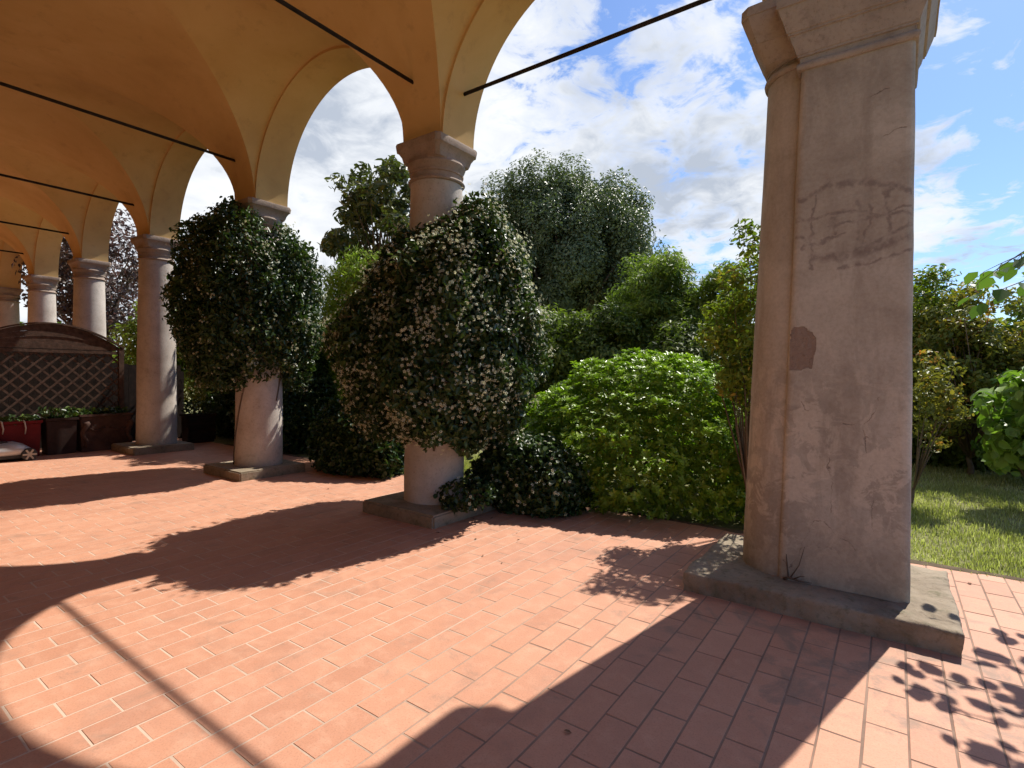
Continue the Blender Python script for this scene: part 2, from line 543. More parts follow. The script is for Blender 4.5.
    bp = N(nt, 'ShaderNodeBump', i_Strength=0.45, i_Distance=0.008)
    L(nt, h, bp.inputs['Height']); L(nt, bp.outputs[0], b.inputs['Normal'])
    return mt


def mat_tile():
    mt, nt, b = new_mat('terracotta_tile')
    geo = N(nt, 'ShaderNodeNewGeometry'); P = geo.outputs['Position']
    at = N(nt, 'ShaderNodeAttribute', attribute_name='tint')
    n = N(nt, 'ShaderNodeTexNoise', i_Scale=0.8, i_Detail=6.0, i_Roughness=0.6)
    n2 = N(nt, 'ShaderNodeTexNoise', i_Scale=9.0, i_Detail=8.0, i_Roughness=0.7)
    n3 = N(nt, 'ShaderNodeTexNoise', i_Scale=120.0, i_Detail=4.0, i_Roughness=0.7)
    n4 = N(nt, 'ShaderNodeTexNoise', i_Scale=3.1, i_Detail=9.0, i_Roughness=0.72, i_Distortion=0.6)
    for q in (n, n2, n3, n4): L(nt, P, q.inputs['Vector'])
    c = ramp(nt, at.outputs['Fac'], [(0.0, (0.43, 0.203, 0.125)), (0.5, (0.52, 0.258, 0.161)), (0.85, (0.56, 0.291, 0.187)), (1.0, (0.59, 0.321, 0.211))])
    worn = ramp(nt, n2.outputs['Fac'], [(0.48, (0, 0, 0)), (0.72, (1, 1, 1))])
    c = mixc(nt, mathn(nt, 'MULTIPLY', worn, 0.5), c, (0.64, 0.382, 0.26))
    dk = ramp(nt, n.outputs['Fac'], [(0.50, (0, 0, 0)), (0.75, (1, 1, 1))])
    c = mixc(nt, mathn(nt, 'MULTIPLY', dk, 0.45), c, (0.39, 0.195, 0.135))
    sk = ramp(nt, n3.outputs['Fac'], [(0.30, (0.70, 0.66, 0.62)), (0.48, (1, 1, 1)), (0.70, (1.06, 1.05, 1.04))])
    c = mixc(nt, 0.75, c, sk, 'MULTIPLY')
    blot = ramp(nt, n4.outputs['Fac'], [(0.52, (0, 0, 0)), (0.60, (1, 1, 1))])
    c = mixc(nt, mathn(nt, 'MULTIPLY', blot, 0.22), c, (0.34, 0.19, 0.13))
    # dark grime spots and grey lichen, denser next to the square pillar
    sp = N(nt, 'ShaderNodeVectorMath', operation='DISTANCE'); L(nt, P, sp.inputs[0]); sp.inputs[1].default_value = (4.15, -0.75, 0)
    near = N(nt, 'ShaderNodeMapRange', i_From_Min=1.5, i_From_Max=0.3); L(nt, sp.outputs['Value'], near.inputs[0])
    thr = mathn(nt, 'ADD', n4.outputs['Fac'], mathn(nt, 'MULTIPLY', near.outputs[0], 0.15))
    gm = ramp(nt, thr, [(0.60, (0, 0, 0)), (0.72, (1, 1, 1))])
    c = mixc(nt, mathn(nt, 'MULTIPLY', gm, 0.6), c, (0.22, 0.165, 0.12))
    L(nt, c, b.inputs['Base Color'])
    L(nt, ramp(nt, n2.outputs['Fac'], [(0.3, (0.5, 0.5, 0.5)), (0.7, (0.75, 0.75, 0.75))]), b.inputs['Roughness'])
    b.inputs['Specular IOR Level'].default_value = 0.3
    bp = N(nt, 'ShaderNodeBump', i_Strength=0.25, i_Distance=0.004)
    h = mathn(nt, 'ADD', n2.outputs['Fac'], mathn(nt, 'MULTIPLY', n3.outputs['Fac'], 0.5))
    L(nt, h, bp.inputs['Height']); L(nt, bp.outputs[0], b.inputs['Normal'])
    return mt


M_PLASTER = mat_plaster()
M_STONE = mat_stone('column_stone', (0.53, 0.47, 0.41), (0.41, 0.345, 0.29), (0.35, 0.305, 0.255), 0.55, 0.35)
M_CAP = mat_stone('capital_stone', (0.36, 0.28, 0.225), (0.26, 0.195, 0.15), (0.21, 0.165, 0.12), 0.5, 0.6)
M_SLAB = mat_stone('mossy_slab_stone', (0.31, 0.25, 0.18), (0.20, 0.155, 0.105), (0.145, 0.13, 0.075), 0.8, 1.0, 26.0)
M_PIER = mat_pier()
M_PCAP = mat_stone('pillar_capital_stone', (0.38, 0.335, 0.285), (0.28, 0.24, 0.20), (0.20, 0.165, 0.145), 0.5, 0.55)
M_TILE = mat_tile()
def mat_mortar():
    """pale lime mortar, unevenly darker and browner towards the square pillar"""
    mt, nt, b = new_mat('mortar')
    geo = N(nt, 'ShaderNodeNewGeometry')
    n = N(nt, 'ShaderNodeTexNoise', i_Scale=2.2, i_Detail=7.0, i_Roughness=0.7); L(nt, geo.outputs['Position'], n.inputs['Vector'])
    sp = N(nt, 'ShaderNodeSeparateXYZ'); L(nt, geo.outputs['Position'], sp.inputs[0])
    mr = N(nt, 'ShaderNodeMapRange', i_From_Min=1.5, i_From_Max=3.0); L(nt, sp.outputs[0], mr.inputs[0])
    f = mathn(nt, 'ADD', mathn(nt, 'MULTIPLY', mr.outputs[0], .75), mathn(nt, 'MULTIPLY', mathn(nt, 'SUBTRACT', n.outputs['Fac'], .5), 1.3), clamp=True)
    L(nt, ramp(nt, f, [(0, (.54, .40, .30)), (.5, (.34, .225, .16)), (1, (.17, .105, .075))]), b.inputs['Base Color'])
    b.inputs['Roughness'].default_value = .95
    return mt


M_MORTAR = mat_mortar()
M_IRON = plain('dark_iron', (0.035, 0.026, 0.022), 0.65, 0.4, 0.4, 12, 0.3, 60)
M_ROOF = plain('roof_clay', (0.36, 0.16, 0.09), 0.9, 0, 0.25, 3)
M_SOIL = plain('soil', (0.11, 0.080, 0.050), 0.95, 0, 0.4, 6, 0.8, 25)
M_BARK = plain('bark', (0.13, 0.095, 0.07), 0.9, 0, 0.35, 9, 0.7, 40)

# ------------------------------------------------------------------ ground, paving
S = 3.6035
SPR = 3.944          # springing height (top of the abacus)
RA = 1.511           # arch radius
RV = 1.542           # vault radius, a small step above the arch
Y0, Y1 = -0.22, 0.27  # arch wall, inner and outer face
YW = -4.72           # rear wall
PAVE_Y = 1.17


def mat_lawn():
    mt, nt, b = new_mat('lawn_soil_and_turf')
    geo = N(nt, 'ShaderNodeNewGeometry')
    n = N(nt, 'ShaderNodeTexNoise', i_Scale=1.3, i_Detail=8.0, i_Roughness=0.7)
    n2 = N(nt, 'ShaderNodeTexNoise', i_Scale=30.0, i_Detail=6.0, i_Roughness=0.7)
    for q in (n, n2): L(nt, geo.outputs['Position'], q.inputs['Vector'])
    f = mathn(nt, 'ADD', mathn(nt, 'MULTIPLY', n.outputs['Fac'], 0.6), mathn(nt, 'MULTIPLY', n2.outputs['Fac'], 0.4))
    L(nt, ramp(nt, f, [(0.36, (0.14, 0.115, 0.06)), (0.5, (0.18, 0.18, 0.06)), (0.65, (0.28, 0.26, 0.11))]), b.inputs['Base Color'])
    b.inputs['Roughness'].default_value = 0.95
    bp = N(nt, 'ShaderNodeBump', i_Strength=0.8, i_Distance=0.03)
    L(nt, n2.outputs['Fac'], bp.inputs['Height']); L(nt, bp.outputs[0], b.inputs['Normal'])
    return mt


gm = MB()
gm.add([(-400, -400, -0.035), (400, -400, -0.035), (400, 400, -0.035), (-400, 400, -0.035)], [(0, 1, 2, 3)])
tag(gm.build('ground', mat_lawn()), kind='structure')

bed = MB()
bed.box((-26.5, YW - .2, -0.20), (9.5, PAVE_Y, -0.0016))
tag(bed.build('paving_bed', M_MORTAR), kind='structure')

# tiles laid in running bond, long side across the portico
PX, PY, J = 0.1557, 0.3130, 0.0024
tv, tf, tt = [], [], []
i0, i1 = int((-26.4 - 3.09) / PX), int((9.4 - 3.09) / PX)
for i in range(i0, i1):
    xa, xb = 3.09 + i * PX + J, 3.09 + (i + 1) * PX - J
    oy = -0.867 + (0.5 * PY if i % 2 else 0) + rng.normal() * 0.006
    j0 = int(math.floor((YW - oy) / PY)); j1 = int(math.ceil((PAVE_Y - oy) / PY))
    for j in range(j0, j1):
        ya, yb = max(oy + j * PY + J, YW), min(oy + (j + 1) * PY - J, PAVE_Y - J)
        if yb - ya < 0.03: continue
        dz = float(np.clip(rng.normal() * 0.0004, -.0006, .0010)); sx, sy = np.clip(rng.normal(size=2) * 0.0003, -.0004, .0004)
        jx, jy = rng.normal(size=2) * 0.0007
        o = len(tv); e = 0.003
        for (x, y, z, si, sj) in ((xa, ya, -.006, -1, -1), (xb, ya, -.006, 1, -1), (xb, yb, -.006, 1, 1), (xa, yb, -.006, -1, 1),
                                  (xa + e, ya + e, 0, -1, -1), (xb - e, ya + e, 0, 1, -1), (xb - e, yb - e, 0, 1, 1), (xa + e, yb - e, 0, -1, 1)):
            tv.append((x + jx, y + jy, z + (dz + sx * si + sy * sj if z == 0 else 0)))
        tf += [(o + 4, o + 5, o + 6, o + 7), (o, o + 1, o + 5, o + 4), (o + 1, o + 2, o + 6, o + 5), (o + 2, o + 3, o + 7, o + 6), (o + 3, o, o + 4, o + 7)]
        tt += [float(np.clip(rng.normal(0.5, 0.10), 0, 1))] * 5
me = bpy.data.meshes.new('terracotta_paving')
me.from_pydata(tv, [], tf)
a = me.attributes.new('tint', 'FLOAT', 'FACE'); a.data.foreach_set('value', tt)
tag(link('terracotta_paving', me, M_TILE), kind='structure')

# ------------------------------------------------------------------ the portico
portico = thing('portico', (0, 0, 0), 'long ochre plastered portico with groin vaults open to the garden through round arches', 'portico')
KMIN = -7            # arches from column KMIN-1 ... to the square pillar
ZT = 7.0

# vault, one bay after another
nt_ = 26
ts = np.linspace(-math.pi / 2, math.pi / 2, 2 * nt_ + 1)
vmb = MB()
HW = (Y0 - YW) / 2; YC = (Y0 + YW) / 2
PH = S / 2
for k in range(KMIN, 1):
    xc = k * S + S / 2
    xs = [-PH] + list(RV * np.sin(ts)) + [PH]
    us = [-1.0] + list(np.sin(ts)) + [1.0]
    ys = HW * np.sin(ts); vv = np.sin(ts)
    nx, ny = len(xs), len(ys)
    pts = []
    for i in range(nx):
        for j in range(ny):
            q = min(us[i] ** 2, vv[j] ** 2)
            z = SPR + RV * math.sqrt(max(0.0, 1 - q))
            pts.append((xc + xs[i], YC + ys[j], z))
    fs = []
    for i in range(nx - 1):
        for j in range(ny - 1):
            a0, b0, c0, d0 = i * ny + j, (i + 1) * ny + j, (i + 1) * ny + j + 1, i * ny + j + 1
            xm = (xs[i] + xs[i + 1]) * (ys[j] + ys[j + 1])
            if xm > 0: fs += [(a0, c0, b0), (a0, d0, c0)]
            else: fs += [(a0, d0, b0), (b0, d0, c0)]
    vmb.add(pts, fs)
vme = vmb.mesh('vault')
bm = bmesh.new(); bm.from_mesh(vme); bmesh.ops.remove_doubles(bm, verts=bm.verts, dist=1e-4); bm.to_mesh(vme); bm.free()
link('vault', vme, M_PLASTER, portico, True, 24)

# arch wall on the garden side
aw = MB(); na = 48
for k in range(KMIN, 1):
    xc = k * S + S / 2
    ang = np.linspace(math.pi, 0, na + 1)
    for q in range(na):
        xa, za = xc + RA * math.cos(ang[q]), SPR + RA * math.sin(ang[q])
        xb, zb = xc + RA * math.cos(ang[q + 1]), SPR + RA * math.sin(ang[q + 1])
        va, vb_ = SPR + RV * math.sin(ang[q]), SPR + RV * math.sin(ang[q + 1])
        xa2, xb2 = xc + RV * math.cos(ang[q]), xc + RV * math.cos(ang[q + 1])
        aw.add([(xa, Y0, za), (xb, Y0, zb), (xb, Y1, zb), (xa, Y1, za)], [(0, 3, 2, 1)])
        aw.add([(xa, Y1, za), (xb, Y1, zb), (xb, Y1, ZT), (xa, Y1, ZT)], [(0, 3, 2, 1)])
        aw.add([(xa, Y0, za), (xb, Y0, zb), (xb2, Y0, vb_ + .002), (xa2, Y0, va + .002)], [(0, 1, 2, 3)])
    for x0, x1 in ((k * S - (S / 2 - RA) if k > KMIN else KMIN * S - .6, k * S + (S / 2 - RA)),):
        aw.add([(x0, Y1, SPR), (x1, Y1, SPR), (x1, Y1, ZT), (x0, Y1, ZT)], [(0, 3, 2, 1)])
        aw.add([(x0, Y0, SPR), (x1, Y0, SPR), (x1, Y1, SPR), (x0, Y1, SPR)], [(0, 3, 2, 1)])
xe0, xe1 = S / 2 + RA, 4.19
aw.add([(xe0, Y1, SPR), (xe1, Y1, SPR), (xe1, Y1, ZT), (xe0, Y1, ZT)], [(0, 3, 2, 1)])
aw.add([(xe0, Y0, SPR), (xe1, Y0, SPR), (xe1, Y1, SPR), (xe0, Y1, SPR)], [(0, 3, 2, 1)])
awm = aw.mesh('arcade_wall')
bm = bmesh.new(); bm.from_mesh(awm); bmesh.ops.remove_doubles(bm, verts=bm.verts, dist=1e-5); bm.to_mesh(awm); bm.free()
link('arcade_wall', awm, M_PLASTER, portico, True, 30)

# end arch across the portico, over the camera's end
ea = MB(); nE = 40
ang = np.linspace(math.pi, 0, nE + 1)
EX0, EX1 = S - 0.0, 4.19
for q in range(nE):
    ya, za = YC + (HW - .05) * math.cos(ang[q]), SPR + RA * math.sin(ang[q]) - 0.02
    yb, zb = YC + (HW - .05) * math.cos(ang[q + 1]), SPR + RA * math.sin(ang[q + 1]) - 0.02
    ea.add([(EX0, ya, za), (EX0, yb, zb), (EX1, yb, zb), (EX1, ya, za)], [(0, 3, 2, 1)])
    ea.add([(EX1, ya, za), (EX1, yb, zb), (EX1, yb, ZT), (EX1, ya, ZT)], [(0, 1, 2, 3)])
    ea.add([(EX0, ya, za), (EX0, yb, zb), (EX0, yb, zb + .08), (EX0, ya, za + .08)], [(0, 1, 2, 3)])
ea.add([(EX1, YC + HW - .05, SPR), (EX1, Y1, SPR), (EX1, Y1, ZT), (EX1, YC + HW - .05, ZT)], [(0, 1, 2, 3)])
ea.build('end_arch', M_PLASTER, portico, True, 30)

rw = MB()
rw.box((KMIN * S - .6, YW - .45, 0), (EX1, YW, ZT))
rw.build('rear_wall', M_PLASTER, portico)
ew = MB(); ew.box((KMIN * S - .9, YW - .45, 0), (KMIN * S - .602, Y1, ZT))
ew.build('end_wall', M_PLASTER, portico)
rf = MB()
rf.add([(KMIN * S - 1.4, YW - 1, ZT - .02), (4.75, YW - 1, ZT - .02), (4.75, Y1 + .5, ZT - .02), (KMIN * S - 1.4, Y1 + .5, ZT - .02),
        (KMIN * S - 1.4, YW - 1, ZT + 1.9), (4.75, YW - 1, ZT + 1.9), (4.75, Y1 + .5, ZT + .15), (KMIN * S - 1.4, Y1 + .5, ZT + .15)],
       [(0, 3, 2, 1), (4, 5, 6, 7), (0, 1, 5, 4), (1, 2, 6, 5), (2, 3, 7, 6), (3, 0, 4, 7)])
rf.build('roof', M_ROOF, portico)
tag(portico, 'long ochre plastered portico with groin vaults open to the garden through round arches', 'portico')


# ------------------------------------------------------------------ columns
def square_ring(h, z, n=48, rnd=0.0):
    """square outline with n points matched to a circle, for lofting square into round"""
    out = []
    for k in range(n):
        t = 2 * math.pi * (k + 0.5) / n
        c, s_ = math.cos(t), math.sin(t)
        mx_ = max(abs(c), abs(s_))
        sq = Vector((c / mx_ * h, s_ / mx_ * h, z)); ci = Vector((c * h, s_ * h, z))
        out.append(sq.lerp(ci, rnd))
    return out


def make_column(label):
    t = thing('stone_column', (0, 0, 0), label, 'column', 'stone columns of the arcade')
    pl = MB(); pl.box((-.53, -.56, -.02), (.53, .44, .125))
    o = pl.build('plinth', M_SLAB, t, bevel=.018)
    roughen(o.data, .012, 3.0, 2.0, cuts=3)
    sh = MB(); prof = []
    zb, zn = .12, SPR - .40
    for q in range(25):
        f = q / 24
        prof.append((.327 - .048 * f ** 1.5, zb + (zn - zb) * f))
    sh.lathe(prof, 56)
    o = sh.build('shaft', M_STONE, t, True, 40)
    roughen(o.data, .004, 2.2, 5.0)
    cp = MB()
    rr = [(.279, -.42), (.300, -.415), (.308, -.40), (.300, -.385), (.276, -.375), (.276, -.325), (.290, -.32), (.292, -.305), (.282, -.30),
          (.29, -.275), (.305, -.25), (.315, -.225), (.308, -.205)]
    rings = [[Vector((r * math.cos(2 * math.pi * (k + .5) / 48), r * math.sin(2 * math.pi * (k + .5) / 48), SPR + z)) for k in range(48)] for r, z in rr]
    rings.append(square_ring(.285, SPR - .195, rnd=.35))
    rings.append(square_ring(.272, SPR - .165))
    rings.append(square_ring(.282, SPR - .125))
    rings.append(square_ring(.306, SPR - .085))
    rings.append(square_ring(.322, SPR - .075))
    rings.append(square_ring(.330, SPR - .02))
    rings.append(square_ring(.322, SPR + .003))
    cp.loft(rings)
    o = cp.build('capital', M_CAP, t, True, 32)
    roughen(o.data, .004, 7.0, 3.0)
    return t


col_labels = [
    'round stone column emerging above and below the flowering jasmine nearest the square pillar',
    'round stone column behind the middle jasmine bush, with only its foot and capital edge showing',
    'bare stone column seen at full height beside the wooden lattice screen',
    'pale stone column top seen above the lattice screen, closest to the full height bare column',
    'pale column top above the middle of the arched screen, second from the full height bare column',
    'farthest pale column top in view, cut by the left picture edge above the screen',
]
c0 = make_column(col_labels[0])
for k in range(1, 6):
    c = copy_tree(c0)
    c.location = (-k * S, 0, 0)
    c.rotation_euler.z = [0, 0, math.pi, math.pi / 2 * 0, math.pi, 0][k] * 0
    c['label'] = col_labels[k]

# ------------------------------------------------------------------ square pillar with its half column
pier = thing('square_pillar', (3.84, 0, 0), 'massive square pillar with cracked stained plaster and an attached half column', 'pillar')
PXc = 3.84


def pier_part(name, mb, mat, **kw):
    o = mb.build(name, mat, pier, **kw)
    o.location = (-PXc, 0, 0)
    return o


sh = MB()
nz_ = 60; nxx = 24
rings = []
for q in range(nz_ + 1):
    f = q / nz_
    z = .13 + (3.55 - .13) * f
    xl = 3.475 + .082 * f; xr = 4.206 - .040 * f
    yf = -.262 + .004 * math.sin(f * 3.1); yb = .42
    rg = []
    for a_ in range(nxx): rg.append(Vector((xl + (xr - xl) * a_ / nxx, yf, z)))
    for a_ in range(nxx): rg.append(Vector((xr, yf + (yb - yf) * a_ / nxx, z)))
    for a_ in range(nxx): rg.append(Vector((xr + (xl - xr) * a_ / nxx, yb, z)))
    for a_ in range(nxx): rg.append(Vector((xl, yb + (yf - yb) * a_ / nxx, z)))
    # soften corners
    cx2, cy2 = (xl + xr) / 2, (yf + yb) / 2
    for i in (0, nxx, 2 * nxx, 3 * nxx):
        d = Vector((cx2, cy2, z)) - rg[i]; rg[i] += d.normalized() * .012
    rings.append(rg)
sh.loft(rings)
o = pier_part('shaft', sh, M_PIER, smooth=True, sharp=50)
roughen(o.data, .0035, 2.3, 8.0)
SHAFT = o
# patch where the plaster has fallen away: a real shallow recess with a ragged rim
pt = MB()
cen = Vector((3.614, -.2655, 1.69)); ring_o = []
outl = [(-.108, .12), (-.085, .148), (-.05, .142), (-.015, .152), (.02, .125), (.055, .108), (.082, .07), (.085, .02), (.074, -.03), (.062, -.09), (.055, -.135), (.02, -.128), (-.03, -.15), (-.07, -.142), (-.112, -.146), (-.113, -.05), (-.109, .05)]
ring_o = []
for (dx, dz) in outl:
    ring_o.append(cen + Vector((dx * .80, 0, dz)))
dense = []
for i in range(len(ring_o)):
    a_, b_ = ring_o[i], ring_o[(i + 1) % len(ring_o)]
    for s_ in range(3):
        p = a_.lerp(b_, s_ / 3); n_ = noise.noise(p * 40) * .006
        dense.append(p + Vector((n_, 0, noise.noise(p * 33 + Vector((4, 0, 0))) * .006)))
nD = len(dense)
cut = MB()
cut.add([p + Vector((0, -.05, 0)) for p in dense] + [Vector((p.x, -.2525, p.z)) for p in dense],
        [tuple(range(nD))[::-1], tuple(nD + i for i in range(nD))] + [(i, (i + 1) % nD, nD + (i + 1) % nD, nD + i) for i in range(nD)])
cme = cut.mesh('cutter')
bm = bmesh.new(); bm.from_mesh(cme); bmesh.ops.recalc_face_normals(bm, faces=bm.faces); bm.to_mesh(cme); bm.free()
cutter = bpy.data.objects.new('cutter', cme); COL.objects.link(cutter); cutter.location = SHAFT.location + pier.location
bm = bmesh.new(); bm.from_mesh(SHAFT.data); bmesh.ops.recalc_face_normals(bm, faces=bm.faces); bm.to_mesh(SHAFT.data); bm.free()
md = SHAFT.modifiers.new('cut', 'BOOLEAN'); md.operation = 'DIFFERENCE'; md.solver = 'EXACT'; md.object = cutter
bpy.context.view_layer.update()
nm = bpy.data.meshes.new_from_object(SHAFT.evaluated_get(bpy.context.evaluated_depsgraph_get()))
SHAFT.modifiers.clear()
if len(nm.polygons) > 1000:
    SHAFT.data = nm
bpy.data.objects.remove(cutter)
# floor of the recess, lumpy
gx, gz = 26, 34
def inside(x, z):
    c_ = False
    for i in range(nD):
        x1, z1, x2, z2 = dense[i].x, dense[i].z, dense[(i + 1) % nD].x, dense[(i + 1) % nD].z
        if (z1 > z) != (z2 > z) and x < (x2 - x1) * (z - z1) / (z2 - z1) + x1: c_ = not c_
    return c_
GV = {}
x0_, x1_, z0_, z1_ = min(p.x for p in dense) - .004, max(p.x for p in dense) + .004, min(p.z for p in dense) - .004, max(p.z for p in dense) + .004
for i in range(gx + 1):
    for j in range(gz + 1):
        x, z = x0_ + (x1_ - x0_) * i / gx, z0_ + (z1_ - z0_) * j / gz
        GV[i, j] = len(pt.v); pt.v.append((x, -.2545 - .0022 * (noise.noise(Vector((x * 45, 3, z * 45))) + .6 * noise.noise(Vector((x * 110, 7, z * 110)))), z))
pt.f = []
for i in range(gx):
    for j in range(gz):
        x, z = x0_ + (x1_ - x0_) * (i + .5) / gx, z0_ + (z1_ - z0_) * (j + .5) / gz
        if inside(x, z): pt.f.append((GV[i, j], GV[i + 1, j], GV[i + 1, j + 1], GV[i, j + 1]))
M_PATCH = mat_stone('bare_brown_undercoat', (0.27, 0.20, 0.155), (0.19, 0.135, 0.10), (0.36, 0.28, 0.22), 0.6, 1.3, 60)
o = pier_part('bare_patch', pt, M_PATCH)
o['label'] = 'rough brown patch where the plaster has fallen off'

hc = MB()
prof = []
for q in range(40):
    f = q / 39
    prof.append((.335 - .082 * f ** 1.15, .125 + (3.64 - .125) * f))
hc.lathe(prof, 64, (3.520, .092))
hc.v = [(x + .034 * max(0, z) / 3.6, y, z) for x, y, z in hc.v]
o = pier_part('half_column', hc, M_PIER, smooth=True, sharp=40)
roughen(o.data, .003, 2.3, 1.0)


def rect_ring(x0, x1, y0, y1, z, n=8):
    rg = []
    for a_ in range(n): rg.append(Vector((x0 + (x1 - x0) * a_ / n, y0, z)))
    for a_ in range(n): rg.append(Vector((x1, y0 + (y1 - y0) * a_ / n, z)))
    for a_ in range(n): rg.append(Vector((x1 + (x0 - x1) * a_ / n, y1, z)))
    for a_ in range(n): rg.append(Vector((x0, y1 + (y0 - y1) * a_ / n, z)))
    return rg


pc = MB()
profc = [(.0, 3.49), (.018, 3.492), (.027, 3.502), (.030, 3.515), (.027, 3.528), (.018, 3.537), (.006, 3.540), (.006, 3.575), (.020, 3.577), (.020, 3.592), (.026, 3.594),
         (.040, 3.635), (.058, 3.67), (.066, 3.70), (.067, 3.708), (.080, 3.710), (.080, 3.724), (.088, 3.726), (.098, 3.75), (.116, 3.80), (.134, 3.84), (.142, 3.862), (.143, 3.872), (.156, 3.874), (.156, 3.955), (.148, 3.963), (.02, 3.965)]
pc.loft([rect_ring(3.556 - e * .85, 4.166 + e * .8, -.26 - e * .85, .42 + e * .85, z + .035) for e, z in profc])
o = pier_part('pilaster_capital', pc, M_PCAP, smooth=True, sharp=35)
roughen(o.data, .004, 7.0, 4.0)
hcap = MB()
rr = [(.252, 3.60), (.270, 3.602), (.280, 3.612), (.282, 3.625), (.278, 3.638), (.262, 3.646), (.254, 3.65), (.255, 3.67), (.266, 3.672), (.266, 3.688), (.272, 3.69)]
HX, HY = 3.555, .092
rings = [[Vector((HX + r * math.cos(2 * math.pi * (k + .5) / 48), HY + r * math.sin(2 * math.pi * (k + .5) / 48), z)) for k in range(48)] for r, z in rr]
for h, z, rd in ((.276, 3.70, .55), (.292, 3.75, .3), (.312, 3.81, .12), (.316, 3.82, .08), (.324, 3.822, .06), (.324, 3.838, .06), (.334, 3.86, .05), (.358, 3.93, .04), (.374, 3.985, .03), (.376, 3.995, .03), (.384, 3.997, .03), (.384, 4.06, .03), (.376, 4.068, .03)):
    rings.append([Vector((HX, HY, 0)) + v for v in square_ring(h, z, rnd=rd)])
hcap.loft(rings)
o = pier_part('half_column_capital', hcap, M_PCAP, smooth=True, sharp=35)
roughen(o.data, .004, 7.0, 6.0)
bs = MB()
nX, nY, nZ = 100, 80, 9
def slab_ring(z, ins):
    return rect_ring(2.925 + ins, 4.43 - ins, -.545 + ins, .62 - ins, z, 90)
rings = [slab_ring(-.03 + .15 * q / 9, 0) for q in range(10)] + [slab_ring(.126, .003), slab_ring(.131, .010)] + [slab_ring(.132, .010 + .04 * q) for q in range(1, 14)]
bs.loft(rings)
o = bs.build('base_slab', M_SLAB, pier, smooth=True, sharp=70)
roughen(o.data, .012, 5.0, 1.5)
roughen(o.data, .006, 22.0, 4.5)
for v in o.data.vertices: v.co.x -= PXc

# ------------------------------------------------------------------ iron tie rods
rod_lab = ['iron tie rod crossing under the vault from the jasmine wrapped column nearest the square pillar',
           'iron tie rod under the vault leaving above the middle jasmine bush',
           'iron tie rod under the vault leaving above the full height bare column',
           'short visible iron tie rod above the closest column rising behind the lattice screen',
           'tiny iron tie rod in the far bays, farthest of the rods at the left edge']
for k in range(5):
    mb = MB(); mb.tube([(0, Y0 - .09, 0), (0, YW - .1, 0)], .019, 8)
    o = mb.build('tie_rod', M_IRON, None, True)
    o.location = (-k * S, 0, 4.50)
    tag(o, rod_lab[k], 'tie rod', 'iron tie rods of the vault')
mb = MB(); mb.tube([(.20, 0.02, 0), (S - .25, 0.02, 0)], .019, 8)
o = mb.build('tie_rod', M_IRON, None, True); o.location = (0, 0, 4.435)
tag(o, 'iron tie rod stretched across the open arch against the sky beside the square pillar', 'tie rod', 'iron tie rods of the vault')
for k in range(1, 5):
    pass

# ------------------------------------------------------------------ plants
G_JAS = leaf_mat('jasmine_leaf', (0.024, 0.044, 0.014), (0.052, 0.088, 0.024), (0.14, 0.19, 0.045), 0.22, 0.35)
G_IVY = leaf_mat('ivy_leaf', (0.018, 0.038, 0.013), (0.041, 0.077, 0.020), (0.081, 0.126, 0.036), 0.25, 0.35)
G_BRIGHT = leaf_mat('pittosporum_leaf', (0.13, 0.205, 0.02), (0.27, 0.385, 0.038), (0.42, 0.5, 0.085), 0.33, 0.33)
G_OAK = leaf_mat('holm_oak_leaf', (0.08, 0.105, 0.045), (0.165, 0.2, 0.09), (0.34, 0.37, 0.22), 0.22, 0.4)
G_HEDGE = leaf_mat('hedge_leaf', (0.075, 0.105, 0.022), (0.16, 0.2, 0.035), (0.27, 0.29, 0.06), 0.4, 0.5)
G_FEATH = leaf_mat('feathery_leaf', (0.11, 0.155, 0.03), (0.22, 0.275, 0.05), (0.33, 0.37, 0.09), 0.42, 0.5)
G_YEL = leaf_mat('yellow_green_leaf', (0.112, 0.163, 0.022), (0.263, 0.288, 0.037), (0.450, 0.312, 0.062), 0.4, 0.45)
G_RED = leaf_mat('young_reddish_leaf', (0.11, 0.15, 0.028), (0.25, 0.27, 0.05), (0.42, 0.2, 0.06), 0.4, 0.45, (1.2, 1.0, .5))
G_PLUM = leaf_mat('purple_plum_leaf', (0.075, 0.055, 0.05), (0.14, 0.11, 0.1), (0.2, 0.18, 0.15), 0.3, 0.45, (1.2, .8, .8))
G_BAMB = leaf_mat('pale_bamboo_leaf', (0.165, 0.240, 0.033), (0.315, 0.405, 0.068), (0.450, 0.495, 0.135), 0.4, 0.5)
G_LOQ = leaf_mat('loquat_leaf', (0.068, 0.083, 0.030), (0.128, 0.143, 0.045), (0.225, 0.180, 0.075), 0.25, 0.4)
G_MULB = leaf_mat('mulberry_leaf', (0.054, 0.102, 0.026), (0.108, 0.192, 0.036), (0.156, 0.252, 0.060), 0.4, 0.4)
G_LIME = leaf_mat('lime_leaf', (0.10, 0.17, 0.028), (0.18, 0.28, 0.045), (0.26, 0.36, 0.08), 0.4, 0.42)
M_PETAL = leaf_mat('white_petal', (0.64, 0.67, 0.46), (0.82, 0.85, 0.66), (0.74, 0.72, 0.46), 0.4, 0.6, (1, .95, .8))
M_ROSE = leaf_mat('red_petal', (0.32, 0.012, 0.03), (0.48, 0.02, 0.05), (0.55, 0.06, 0.09), 0.25, 0.5, (1.2, .6, .6))


def surface_leaves(n, fn, depth, seed):
    """leaf positions in the outer skin of a shape fn(dir) -> radius; returns pos, outward"""
    d = unit(n)
    rad = np.array([fn(x) for x in d])
    t = rng.beta(1.2, 2.4, n)
    return d, rad, t


